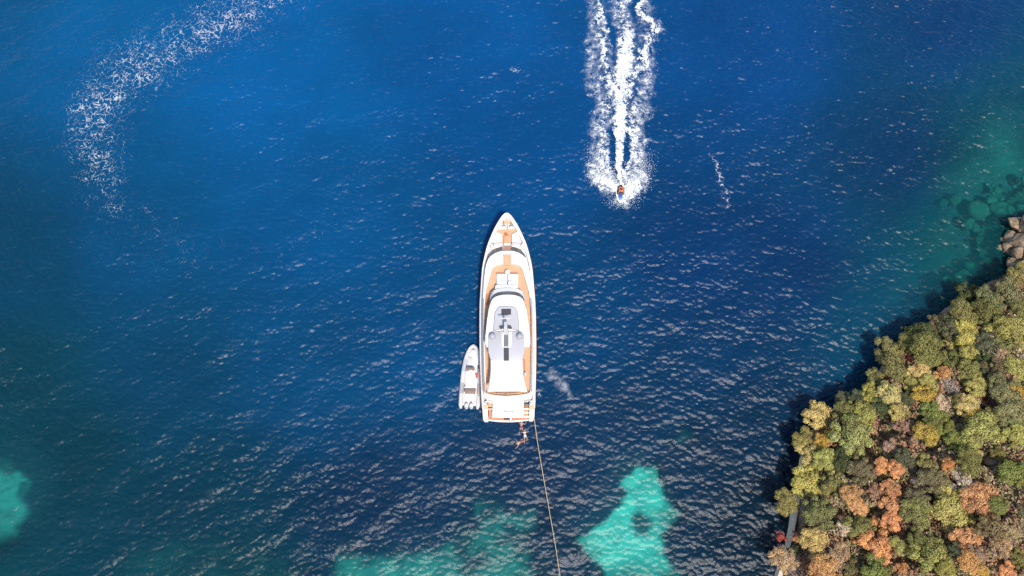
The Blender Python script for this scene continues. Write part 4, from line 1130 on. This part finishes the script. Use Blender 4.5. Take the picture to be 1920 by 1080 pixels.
# grey sunroof, hatch, aft hardtop
TOPZ = HZ + .45
roof_out = [(760, 598), (880, 592), (1000, 600), (1040, 660), (1058, 780), (1070, 965), (960, 935), (800, 932), (677, 970), (685, 840), (700, 690)]
sr_ = plate('sunroof_frame', [zz2(*p) for p in roof_out], HZ + .2, TOPZ, M['grey'])
cx_ = sum(p[0] for p in roof_out) / len(roof_out); cy_ = sum(p[1] for p in roof_out) / len(roof_out)
plate('sunroof', [zz2(cx_ + (x - cx_) * .965, cy_ + (y - cy_) * .965) for x, y in roof_out], HZ + .2, TOPZ + .025, M['palegrey'])
plate('roof_hatch', [zz2(*p) for p in [(800, 632), (945, 632), (945, 720), (800, 720)]], HZ + .3, TOPZ + .06, M['dark'])
aft = [(650, 345), (800, 325), (960, 325), (1100, 330), (1145, 375), (1152, 480), (1150, 620), (1120, 742), (1000, 752), (750, 752), (635, 742), (605, 640), (598, 480), (608, 375)]
plate('aft_hardtop', [zz3(*p) for p in aft], HZ + .12, TOPZ + .1, M['palegrey'], yacht, .05, True)
AZ = TOPZ + .1
for cx in (664, 1075):
    q = yl(*zz3(cx, 400), AZ + .3); MB().dome(q[0], q[1], AZ - .02, .40, .38, 18, 6, .32).build('satellite_dome', M['tubepatch'], yacht, True)
plate('vent_strip', [zz3(*p) for p in [(836, 560), (912, 560), (914, 765), (838, 765)]], HZ + .15, AZ + .03, M['dark'])
for x in (824, 917):
    q0, q1 = yl(*zz3(x, 345), AZ + .3), yl(*zz3(x, 560), AZ + .3)
    MB().tube([(*q0, AZ + .22), (*q1, AZ + .22)], .085, 8).build('antenna', M['fabric'], yacht, True)
plate('equipment_tray', [zz3(*p) for p in [(800, 330), (960, 330), (960, 540), (935, 575), (815, 575), (790, 540)]], AZ - .02, AZ + .04, M['tube'])
plate('equipment_pan', [zz3(*p) for p in [(838, 350), (902, 350), (905, 555), (835, 555)]], AZ, AZ + .07, M['grey'])
# mast
ms = empty('radar_mast', (0, 0, 0), 0, yacht)
q0, q1 = yl(*zz3(868, 330), AZ), yl(*zz3(862, 190), AZ + 1.5)
mb = MB(); mb.loft([[(q0[0] - .32, q0[1] - .5, AZ), (q0[0] + .32, q0[1] - .5, AZ), (q0[0] + .32, q0[1] + .4, AZ), (q0[0] - .32, q0[1] + .4, AZ)],
                    [(q1[0] - .16, q1[1] - .45, AZ + 1.4), (q1[0] + .16, q1[1] - .45, AZ + 1.4), (q1[0] + .16, q1[1] + .05, AZ + 1.4), (q1[0] - .16, q1[1] + .05, AZ + 1.4)]], True, True)
mb.build('pylon', M['palegrey'], ms)
for s in (-1, 1):
    mb = MB(); mb.tube([(q0[0] + s * .15, q0[1] + .45, AZ + .55), (q0[0] + s * .72, q0[1] + .28, AZ + .5)], [.12, .16], 6); mb.build('spreader', M['dark'], ms)
    p_ = yl(*zz3(866 + s * 46, 298), AZ + .4); MB().dome(p_[0], p_[1], AZ, .13, .13, 10, 4, .3).build('light_pod', M['white'], ms, True)
q2 = yl(*zz3(860, 140), AZ + 1.6)
MB().box(q2[0] - .62, q2[0] + .62, q2[1] - .07, q2[1] + .07, AZ + 1.62, AZ + 1.75).build('radar_bar', M['tube'], ms, bevel=.02)
MB().tube([(q2[0], q2[1], AZ + 1.2), (q2[0], q2[1], AZ + 1.64)], .12, 10).build('radar_pedestal', M['dark'], ms)
MB().box(q2[0] - .16, q2[0] + .16, q2[1] - .9, q2[1] - .1, AZ + 1.05, AZ + 1.3).build('radar_bracket', M['grey'], ms)
# awning over the aft upper deck
WZ = 7.0
tl_, tr_2, bl_, br_ = zz3(636, 738), zz3(1118, 738), zz4(588, 355), zz4(1192, 357)
mb = MB(); rows = []
for i in range(13):
    v_ = i / 12; row = []
    lx = tl_[0] + (bl_[0] - tl_[0]) * v_ ** 1.6 ; rx = tr_2[0] + (br_[0] - tr_2[0]) * v_ ** 1.6
    lx += 1.6 * math.sin(math.pi * v_); rx -= 1.6 * math.sin(math.pi * v_)
    for j in range(13):
        u_ = j / 12
        py = tl_[1] + (bl_[1] - tl_[1]) * v_ - 1.2 * math.sin(math.pi * u_) * (v_ > .99)
        z = WZ + .35 * math.sin(math.pi * u_) - .1 * math.sin(math.pi * v_)
        x, y = yl(lx + (rx - lx) * u_, py, z); row.append((x, y, z))
    rows.append(row)
mb.loft(rows); aw = mb.build('awning', M['fabric'], yacht, True)
sm = aw.modifiers.new('thick', 'SOLIDIFY'); sm.thickness = .03
for sx, (px, py) in ((-1, bl_), (1, br_)):
    x, y = yl(px, py, WZ); MB().tube([(x, y, WZ + .05), (x + sx * .1, y - .1, UF - .05)], .045, 8).build('awning_pole', M['steel'], yacht)
# aft upper deck: stairwell, seats, curved rail
plate('aft_stairwell', [zz3(*p) for p in [(1128, 740), (1158, 760), (1158, 940), (1140, 930)]], UF, UF + .03, M['redteak'])
plate('aft_locker', [zz3(*p) for p in [(1146, 945), (1172, 945), (1172, 1000), (1146, 1000)]], UF, UF + .5, M['tube'])
rl = empty('aft_rail', (0, 0, 0), 0, yacht)
rp = [(zz4(x, y)) for x, y in [(560, 372), (640, 392), (740, 408), (880, 418), (1020, 408), (1140, 392), (1222, 372)]]
pts_r = [(*yl(px, py, 5.5), 5.5) for px, py in rp]
MB().tube(smooth_line(pts_r, 3), .06, 8).build('handrail', M['rail'], rl, True)
for p in pts_r: MB().tube([(p[0], p[1], 4.9), p], .03, 6).build('stanchion', M['steel'], rl)
# port-side stairs down from the wheelhouse deck
ps = empty('side_stairs', (0, 0, 0), 0, yacht)
for k in range(6):
    z = UF + .03 - k * .012
    plate('step', [zz2(*p) for p in [(545 - k, 415 + k * 28), (612, 415 + k * 28), (608, 440 + k * 28), (540 - k, 440 + k * 28)]], z - .1, z + .04 * (6 - k), M['redteak'], ps)
for s in (1, -1):
    mb = MB(); a_ = [(s * hw(h + .2, py, 5.45), yy(py, 5.45), 5.45) for py, h in [(560, 44.5), (600, 45.6), (650, 45.6), (700, 44.8), (735, 43.6)]]
    r_ = empty('deck_rail', (0, 0, 0), 0, yacht)
    mb.tube(a_, .04, 6).build('handrail', M['rail'], r_)
    for p in a_: MB().tube([(p[0], p[1], UZ - .02), p], .025, 6).build('stanchion', M['steel'], r_)
# stern: cockpit top, transom, steps, swim platform
PZ = .62
plate('cockpit_cover', [zz4(*p) for p in [(575, 440), (1210, 440), (1205, 500), (1140, 505), (1135, 545), (668, 548), (660, 512), (590, 505)]], 2.2, 3.2, M['white'], bev=.06)
def quad_slab(name, a, za, b, zb, mat, t_=.12, parent=yacht):
    """sloped panel: upper edge a (two photo points at za), lower edge b at zb"""
    u0, u1 = yl(*a[0], za), yl(*a[1], za); l0, l1 = yl(*b[0], zb), yl(*b[1], zb)
    mb = MB(); mb.loft([[(*u0, za), (*u1, za)], [(*l0, zb), (*l1, zb)], [(l0[0], l0[1] + .1, zb - t_), (l1[0], l1[1] + .1, zb - t_)], [(u0[0], u0[1] + .1, za - t_), (u1[0], u1[1] + .1, za - t_)], [(*u0, za), (*u1, za)]])
    mb.f.append((0, 2, 4, 6)); mb.f.append((7, 5, 3, 1))
    return mb.build(name, mat, parent)
quad_slab('transom_upper', (zz4(670, 548), zz4(1138, 548)), 3.15, (zz4(668, 598), zz4(1136, 598)), 2.5, M['white'])
door = quad_slab('transom_door', (zz4(668, 603), zz4(1136, 603)), 2.48, (zz4(664, 712), zz4(1138, 712)), 1.05, M['white'])
quad_slab('transom_foot', (zz4(664, 716), zz4(1216, 716)), 1.04, (zz4(664, 745), zz4(1216, 745)), .85, M['white'], .3)
for (xa, ya), (xb, yb_), z in (((672, 546), (1136, 546), 3.22), ((668, 600), (1137, 600), 2.55), ((664, 714), (1138, 714), 1.1)):
    p0_, p1_ = yl(*zz4(xa, ya), z), yl(*zz4(xb, yb_), z)
    MB().tube([(*p0_, z), (*p1_, z)], .035, 6).build('transom_seam', M['tubepatch'], yacht)
# the yacht's name in slanted script on the transom
tcu = bpy.data.curves.new('name_lettering', 'FONT'); tcu.body = 'Flore'; tcu.size = .62; tcu.shear = .35; tcu.align_x = 'CENTER'; tcu.align_y = 'CENTER'; tcu.extrude = .006
tcu.materials.append(M['text'])
q = yl(*zz4(900, 650), 1.85); qa, qb = yl(*zz4(900, 603), 2.48), yl(*zz4(900, 712), 1.05)
slope = math.atan2(2.48 - 1.05, qa[1] - qb[1])
tmp_o = bpy.data.objects.new('name_lettering', tcu); COL.objects.link(tmp_o)
tme = bpy.data.meshes.new_from_object(tmp_o); bpy.data.objects.remove(tmp_o); bpy.data.curves.remove(tcu)
to = add_obj('name_lettering', tme, yacht)
to.location = (q[0], q[1] - .05, 1.90); to.rotation_euler = (slope, 0, 0)
plate('swim_platform', [zz4(*p) for p in [(605, 590), (665, 590), (665, 740), (1216, 740), (1218, 770), (1100, 782), (940, 790), (780, 786), (606, 775)]], .35, PZ, M['redteak'])
plate('platform_edge', [zz4(*p) for p in [(600, 740), (1222, 740), (1222, 785), (1100, 800), (940, 812), (780, 808), (600, 790)]], .15, PZ - .06, M['white'])
plate('port_stair', [zz4(*p) for p in [(612, 590), (664, 590), (664, 735), (612, 735)]], PZ, PZ + .35, M['redteak'])
plate('port_landing', [zz4(*p) for p in [(600, 512), (660, 518), (664, 588), (606, 588)]], 1.5, 2.2, M['teak'])
sst = empty('stern_stairs', (0, 0, 0), 0, yacht)
for k, (ya, ybk, m_) in enumerate([(535, 563, 'grey'), (566, 596, 'redteak'), (600, 622, 'cream'), (626, 652, 'rail'), (656, 682, 'cream'), (686, 713, 'rail')]):
    z = 2.55 - k * .3
    plate('step', [zz4(*p) for p in [(1142, ya), (1216, ya), (1217, ybk), (1140, ybk)]], z - .5, z, M[m_], sst)
for s in (1, -1):
    lst = [(752, 3.0, 50, 40), (765, 2.75, 49.2, 39.5), (775, 2.2, 48.6, 39), (783, 1.5, 48.2, 38.6), (787.5, 1.0, 47.6, 38.5), (790, .75, 45.5, 38.4)]
    mb = MB()
    rows = []
    for py, z, ho, hi_ in lst:
        xo, xi, y = hw(ho, py, z), hw(hi_, py, z), yy(py, z)
        rows.append([(s * xi, y, .1), (s * xi, y, z - .04), (s * (xi + .06), y, z), (s * (xo - .1), y, z), (s * xo, y, z - .12), (s * (xo - .06), y, -.3)])
    mb.loft(rows); mb.f.append(tuple(range(5 * 6, 6 * 6)))
    mb.build('stern_wing', M['white'], yacht)
    pa = [(zz4(525 if s < 0 else 1218, 555)), (zz4(600 if s < 0 else 1298, 555)), (zz4(600 if s < 0 else 1297, 618)), (zz4(530 if s < 0 else 1220, 618))]
    q_ = [(*yl(px, py, 2.85 if i_ < 2 else 2.72), 2.98 if i_ < 2 else 2.74) for i_, (px, py) in enumerate(pa)]
    MB().add(q_ + [(x, y, z - .3) for x, y, z in q_], [(0, 1, 2, 3), (4, 5, 6, 7), (0, 1, 5, 4), (1, 2, 6, 5), (2, 3, 7, 6), (3, 0, 4, 7)]).build('recess_shade', M['teak'], yacht)  # tan patch that paints the shading of the cleat recess
    c_ = yl(*zz4(560 if s < 0 else 1248, 525), 3.0)
    MB().tube([(c_[0] - .2, c_[1] + .12, 3.12), (c_[0] + .2, c_[1] - .12, 3.12)], .07, 8).build('cleat', M['steel'], yacht, True)
pw = yl(*zz4(940, 800), PZ); MB().box(pw[0] - .09, pw[0] + .09, pw[1] - .12, pw[1] + .75, PZ + .01, PZ + .14).build('passerelle', M['white'], yacht)
pw = yl(*zz4(895, 768), PZ); MB().box(pw[0] - .45, pw[0] + .3, pw[1] - .1, pw[1] + .14, PZ + .01, PZ + .2).build('platform_gear', M['dark'], yacht, bevel=.03)
# a boathook and coiled line left on the foredeck
mb = MB()
q0, q1, q2, q3 = [Vector((*yl(*zz1(*p), fz + .08), fz + .08)) for p in [(836, 650), (840, 500), (852, 480), (850, 455)]]
mb.tube([q0, q1, q2, q3], .05, 6)
c_ = Vector((*yl(*zz1(872, 480), fz + .08), fz + .08))
mb.tube([c_ + Vector((.22 * math.cos(a_ * .5) * (1 - a_ * .02), .2 * math.sin(a_ * .5), .01 * a_)) for a_ in range(36)] + [c_ + Vector((.5, -.1, 0))], .035, 5)
o = mb.build('coiled_line', M['orange'], None, True); o.location = Y_LOC; o.rotation_euler = (0, 0, Y_YAW)
tag(o, 'orange line coiled and laid along the foredeck walkway of the yacht', 'rope')

# ------------------------------------------------------------------ mooring line to the shore
lp = [(1001.5, 784, 1.6), (1008, 830, 1.35), (1015, 872, 1.2), (1022, 912, 1.1), (1030, 958, 1.15), (1040, 1015, 1.35), (1050, 1080, 1.8), (1066, 1190, 2.9)]
mb = MB(); mb.tube(smooth_line([at(*p) for p in lp], 4), .042, 7)
tag(mb.build('mooring_line', M['rope'], None, True), 'long tan mooring rope running from the yacht stern to the shore', 'rope')

# ------------------------------------------------------------------ rigid inflatable tender alongside
def zz5(x, y): return 850 + x / 7.448, 635 + y / 7.448
tb_, ts_ = at(*zz5(281, 70), .9), at(*zz5(222, 930), .6)
T_YAW = math.atan2(-(tb_.x - ts_.x), tb_.y - ts_.y); T_LOC = Vector((ts_.x, ts_.y, 0))
ten = empty('tender', T_LOC, T_YAW)
tag(ten, 'pale grey inflatable tender with twin outboards tied alongside the yacht', 'boat')
cT_, sT_ = math.cos(-T_YAW), math.sin(-T_YAW)
def tl5(x, y, z):
    p = at(*zz5(x, y), z) - T_LOC
    return (p.x * cT_ - p.y * sT_, p.x * sT_ + p.y * cT_)
TL = (tb_ - ts_).xy.length
tubeW = [(0, 1.10), (1.5, 1.14), (3.2, 1.12), (4.8, 1.05), (6.2, .90), (7.2, .66), (7.9, .36), (8.25, .0)]
kx_ = TL / 8.25 * .97
cen = [(x, y * kx_) for y, x in tubeW]
path = [(x, y, .45 + .35 * max(0, y / TL - .35) ** 1.2) for x, y in cen]
path = smooth_line(path, 4)
full = path + [(-x, y, z) for x, y, z in reversed(path[:-1])]
rad = [.30 - .1 * max(0, p[1] / TL - .6) for p in full]
full = [(full[0][0] - .02, -.45, .45)] + full + [(-full[0][0] + .02, -.45, .45)]; rad = [.12] + rad + [.12]
MB().tube(full, rad, 14).build('tube', M['tube'], ten, True)
hullr = [[(-x * .9, y, .35 + .3 * max(0, y / TL - .5)), (0, y, -.35 + .8 * max(0, y / TL - .6) * 1.2), (x * .9, y, .35 + .3 * max(0, y / TL - .5))] for x, y in cen]
MB().loft(hullr).build('hull', M['white'], ten, True)
dk = [(x * .80, min(y, TL - 1.0)) for x, y in cen[:-1]]
MB().prism(dk + [(-x, y) for x, y in reversed(dk)], .2, .42).build('deck', M['cream'], ten)
def tplate(name, pts, z0, z1, mat, bev=.04, parent=None):
    q = [tl5(x, y, z1) for x, y in pts]
    ar = sum(q[i - 1][0] * q[i][1] - q[i][0] * q[i - 1][1] for i in range(len(q)))
    if ar < 0: q = q[::-1]
    return MB().prism(q, z0, z1, 0, bev).build(name, mat, parent or ten, True)
tplate('bow_pad', [(245, 190), (320, 190), (345, 280), (335, 395), (265, 395), (268, 270)], .4, .78, M['fabric'])
tplate('bow_cushion', [(205, 255), (262, 262), (268, 390), (185, 395)], .4, .72, M['tube'])
tplate('bow_step', [(240, 150), (315, 150), (325, 190), (235, 190)], .5, .95, M['tube'])
cons = tplate('console', [(180, 402), (295, 402), (330, 470), (165, 470)], .4, 1.15, M['tube'])
tplate('windscreen', [(190, 398), (292, 402), (290, 440), (240, 425), (182, 448)], 1.1, 1.5, M['brown'], 0)
tplate('console_top', [(180, 450), (240, 434), (300, 446), (300, 500), (180, 500)], .4, 1.05, M['cream'])
tplate('seat', [(185, 500), (310, 500), (312, 655), (170, 655)], .4, .85, M['cream'])
tplate('seat', [(160, 660), (308, 660), (306, 690), (155, 690)], .4, .95, M['fabric'])
tplate('seat_back', [(158, 692), (312, 694), (302, 750), (260, 762), (175, 758), (152, 740)], .4, 1.1, M['brown'], .06)
q = tl5(228, 549, 1.0); MB().tube([(q[0], q[1], .8), (q[0], q[1], 1.02)], .2, 16).build('seat_cap', M['white'], ten)
tplate('side_bag', [(312, 480), (334, 480), (330, 542), (312, 540)], .4, .8, M['red'], .02)
tplate('side_bag', [(336, 372), (352, 372), (357, 418), (340, 420)], .7, 1.0, M['dark'], .02)
tplate('engine_well', [(165, 768), (310, 768), (305, 870), (150, 870)], .3, .6, M['white'])
for x in (200, 235): tplate('well_locker', [(x - 12, 785), (x + 12, 785), (x + 12, 812), (x - 12, 812)], .58, .64, M['tube'], 0)
for s in (1, -1):      # grey rubbing patches wrapped round the tubes
    for y0_, y1_ in ((1.55, 3.0), (4.6, 6.2)):
        rows = []
        for k in range(5):
            y = (y0_ + (y1_ - y0_) * k / 4) * kx_; x = float(np.interp(y / kx_, [p[0] for p in tubeW], [p[1] for p in tubeW])); z = .45 + .35 * max(0, y / TL - .35) ** 1.2
            rows.append([(s * (x + .315 * math.cos(a_)), y, z + .315 * math.sin(a_)) for a_ in [math.pi * j / 8 for j in range(9)]])
        MB().loft(rows).build('tube_patch', M['tubepatch'] if y0_ < 2 else M['palegrey'], ten, True)
for x in (183, 251):
    q = tl5(x, 945, .9); e_ = empty('outboard_motor', (q[0], q[1], 0), 0, ten)
    rows = []
    for z, f in ((.45, .5), (.6, .9), (.85, 1.0), (1.05, .93), (1.15, .7)):
        rows.append([(.26 * f * math.cos(a_), .44 * f * math.sin(a_) * (1 if math.sin(a_) > 0 else .85), z) for a_ in [2 * math.pi * k / 14 for k in range(14)]])
    MB().loft(rows, True, True).build('cowling', M['white'], e_, True)
    MB().box(-.13, .13, -.34, -.10, 1.12, 1.18).build('cowling_badge', M['tubepatch'], e_, bevel=.015)
    MB().box(-.09, .09, -.1, .1, -.7, .5).build('leg', M['tube'], e_)
    MB().box(-.12, .12, .3, .75, .4, .62).build('bracket', M['tube'], e_)
for (x0_, y0_), (x1_, y1_) in (((350, 380), (392, 385)), ((345, 800), (400, 790))):
    a_, b_ = at(*zz5(x0_, y0_), .8), at(*zz5(x1_ + 22, y1_), 2.6)
    o = MB().tube([a_, (a_ + b_) / 2 - Vector((0, 0, .15)), b_], .03, 6).build('tether_line', M['rope'], None)
    tag(o, 'short line tying the tender bow to the yacht side' if y0_ < 500 else 'short line tying the tender stern to the yacht side', 'rope', 'tender lines')

# ------------------------------------------------------------------ people
def person(name, joints, bones, radii, mat, loc, rz, label, subs=1):
    """one continuous body grown over a skeleton"""
    names = list(joints)
    me = bpy.data.meshes.new('person')
    me.from_pydata([joints[k] for k in names], [(names.index(a_), names.index(b_)) for a_, b_ in bones], [])
    o = add_obj(name, me); o.location = loc; o.rotation_euler = (0, 0, rz)
    sk = o.modifiers.new('skin', 'SKIN'); sk.use_smooth_shade = True
    for i_, k in enumerate(names):
        r_ = radii[k]
        sv = me.skin_vertices[0].data[i_]; sv.radius = (r_, r_) if not isinstance(r_, tuple) else r_; sv.use_root = (k == 'pelvis')
    ss = o.modifiers.new('smooth', 'SUBSURF'); ss.levels = subs; ss.render_levels = subs
    me.materials.append(mat)
    tag(o, label, 'person')
    return o
RAD = dict(pelvis=(.16, .13), waist=(.14, .11), chest=(.18, .13), neck=.06, head0=.085, head1=.10, head2=.07, shL=.075, elL=.05, wrL=.036, haL=.04, shR=.075, elR=.05, wrR=.036, haR=.04,
           hiL=.10, knL=.065, anL=.045, toL=.035, hiR=.10, knR=.065, anR=.045, toR=.035)
BON = [('pelvis', 'waist'), ('waist', 'chest'), ('chest', 'neck'), ('neck', 'head0'), ('head0', 'head1'), ('head1', 'head2'), ('chest', 'shL'), ('shL', 'elL'), ('elL', 'wrL'), ('wrL', 'haL'), ('chest', 'shR'), ('shR', 'elR'), ('elR', 'wrR'), ('wrR', 'haR'),
       ('pelvis', 'hiL'), ('hiL', 'knL'), ('knL', 'anL'), ('anL', 'toL'), ('pelvis', 'hiR'), ('hiR', 'knR'), ('knR', 'anR'), ('anR', 'toR')]
def shell(name, pts, rads, mat, parent, segs=12):
    return MB().tube(pts, rads, segs).build(name, mat, parent, True)
# swimmers, lying in the water; body axis along +Y (head), back up
def swimmer(px, py, rz, label, armspread, suit, hair, prone=1):
    z = float(water_z(at(px, py).x, at(px, py).y))
    p = at(px, py, z)
    A = armspread
    J = dict(pelvis=(0, 0, -.02), waist=(0, .2, 0), chest=(0, .42, .02), neck=(0, .60, .05), head0=(0, .68, .09), head1=(0, .77, .12), head2=(0, .84, .13),
             shL=(-.19, .46, .0), elL=(-.38, .46 + .2 * A, -.05), wrL=(-.42, .50 + .42 * A, -.08), haL=(-.42, .52 + .54 * A, -.08),
             shR=(.19, .46, .0), elR=(.40, .46 - .12 * A, -.05), wrR=(.55, .46 + .1 * A, -.06), haR=(.60, .46 + .2 * A, -.06),
             hiL=(-.10, -.08, -.03), knL=(-.16, -.46, -.10), anL=(-.20, -.86, -.06), toL=(-.2, -1.02, -.06), hiR=(.10, -.08, -.03), knR=(.2, -.44, -.14), anR=(.26, -.80, -.22), toR=(.26, -.96, -.24))
    o = person('person', J, BON, RAD, M['skin'], (p.x, p.y, z + .03), rz, label)
    shell('swimwear', [(0, .12, -.01), (0, .02, -.02), (0, -.14, -.03)], [.155, .185, .15], suit, o)
    if suit is M['whitewear']: shell('swim_top', [(0, .34, .01), (0, .46, .02)], [.19, .185], suit, o)
    MB().dome(0, .78, .11, .112, .12, 12, 5, .02).build('hair', hair, o, True)
    return o
swimmer(984.5, 817, R(8), 'swimmer in pale swimwear floating in the water just off the stern', .2, M['whitewear'], M['hair'])
swimmer(976.5, 828, R(118), 'swimmer in dark red swimwear stretched out, farther from the stern', 1.0, M['swim'], M['hair'])
# the third one holds on to the swim platform, legs trailing in the water
swimmer(977.5, 800.5, R(-4), 'bather in the water holding on to the swim platform of the yacht', 1.0, M['swim'], plain('fair_hair', (.30, .17, .08), .6, .2, 20))

# ------------------------------------------------------------------ personal watercraft with two riders, heading towards the camera's foot
jp = at(1163, 363, .3)
jet = empty('jet_ski', (jp.x, jp.y, .10), R(-5))
tag(jet, 'small blue and white jet ski speeding ahead of its wake', 'jet ski')
# bow towards -Y
prof = [(1.62, .46, .25), (1.3, .58, .32), (.6, .64, .42), (-.3, .64, .5), (-1.0, .5, .6), (-1.45, .26, .66), (-1.70, .04, .68)]
rows = []
for y, x, z in prof: rows.append([(-x, y, z), (-x * 1.03, y, z - .18), (-x * .6, y + .05, -.15 if y > -1 else .05), (0, y + .05, -.28 if y > -1 else -.05), (x * .6, y + .05, -.15 if y > -1 else .05), (x * 1.03, y, z - .18), (x, y, z)])
mb = MB(); mb.loft(rows); mb.f.append(tuple(range(7))); mb.build('hull', M['white'], jet, True)
MB().loft([[(-x, y, z), (0, y, z + .02), (x, y, z)] for y, x, z in prof if y > -.7]).build('footwell', M['dark'], jet)
MB().loft([[(-x, y, z), (0, y, z + .02), (x, y, z)] for y, x, z in prof if y < -.2]).build('bow_deck', M['white'], jet)
MB().prism([(.40, 1.0), (.44, 1.60), (-.44, 1.60), (-.40, 1.0)], .2, .46, 0, .03).build('rear_platform', M['lilac'], jet)
for s in (-1, 1): MB().box(s * .22 - .05, s * .22 + .05, 1.4, 1.52, .45, .49).build('platform_pad', M['dark'], jet)
MB().loft([[(-.2, 1.2, .45), (-.17, 1.2, .72), (.17, 1.2, .72), (.2, 1.2, .45)], [(-.22, .3, .45), (-.18, .3, .78), (.18, .3, .78), (.22, .3, .45)], [(-.22, -.3, .45), (-.16, -.3, .86), (.16, -.3, .86), (.22, -.3, .45)]], False, True).build('seat', M['dark'], jet, bevel=.03)
rows = [[(-.34, -.30, .52), (-.22, -.32, .95), (.22, -.32, .95), (.34, -.30, .52)], [(-.34, -.75, .58), (-.22, -.75, .92), (.22, -.75, .92), (.34, -.75, .58)], [(-.22, -1.10, .62), (-.16, -1.15, .78), (.16, -1.1, .78), (.22, -1.10, .62)], [(-.06, -1.32, .66), (-.03, -1.32, .7), (.03, -1.32, .7), (.06, -1.32, .66)]]
MB().loft(rows, False, True).build('hood', M['blue'], jet, True)
MB().loft([[(-.26, -.42, .96), (0, -.40, 1.02), (.26, -.42, .96)], [(-.2, -.72, .93), (0, -.78, .97), (.2, -.72, .93)]]).build('windshield', M['glass'], jet)
hb = empty('handlebar', (0, -.2, .9), 0, jet)
MB().tube([(-.38, .06, .08), (-.15, 0, .05), (.15, 0, .05), (.38, .06, .08)], .025, 6).build('bar', M['dark'], hb)
MB().tube([(0, -.06, -.1), (0, 0, .06)], .06, 8).build('stem', M['dark'], hb)
for s in (1, -1):
    MB().add([(s * .64, 1.2, .44), (s * .66, -.4, .53), (s * .40, -1.1, .63), (s * .34, -1.05, .66), (s * .56, -.4, .57), (s * .54, 1.2, .48)], [(0, 1, 4, 5), (1, 2, 3, 4)]).build('gunwale', M['white'], jet)
def rider(y, label, vest, arms_to, pantmat):
    J = dict(pelvis=(0, y, .92), waist=(0, y - .06, 1.08), chest=(0, y - .12, 1.28), neck=(0, y - .16, 1.46), head0=(0, y - .19, 1.53), head1=(0, y - .21, 1.62), head2=(0, y - .20, 1.69),
             shL=(-.2, y - .12, 1.36), elL=(-.36, y - .30, 1.18), wrL=(arms_to[0][0], arms_to[0][1], arms_to[0][2]), haL=(arms_to[0][0] * .9, arms_to[0][1] - .08, arms_to[0][2]),
             shR=(.2, y - .12, 1.36), elR=(.36, y - .30, 1.18), wrR=(-arms_to[0][0], arms_to[0][1], arms_to[0][2]), haR=(-arms_to[0][0] * .9, arms_to[0][1] - .08, arms_to[0][2]),
             hiL=(-.14, y - .03, .92), knL=(-.36, y - .34, .90), anL=(-.40, y - .22, .55), toL=(-.40, y - .38, .52), hiR=(.14, y - .03, .92), knR=(.36, y - .34, .90), anR=(.40, y - .22, .55), toR=(.40, y - .38, .52))
    o = person('person', J, BON, RAD, M['skin'], jet.location, R(-5), label)
    shell('life_vest', [(0, y - .02, 1.0), (0, y - .07, 1.14), (0, y - .12, 1.30), (0, y - .15, 1.42)], [.19, .22, .235, .15], vest, o)
    shell('shorts', [(0, y, .84), (0, y, .94), (0, y - .03, 1.02)], [.17, .2, .17], pantmat, o)
    MB().dome(0, y - .19, 1.60, .112, .13, 12, 5, .02).build('hair', M['hair'], o, True)
    return o
rider(.12, 'rider in an orange vest steering the speeding watercraft', M['orangev'], [(-.34, -.16, 1.0)], M['dark'])
rider(.62, 'passenger in a red vest sitting behind the rider', M['red'], [(-.25, .12, 1.12)], M['red'])
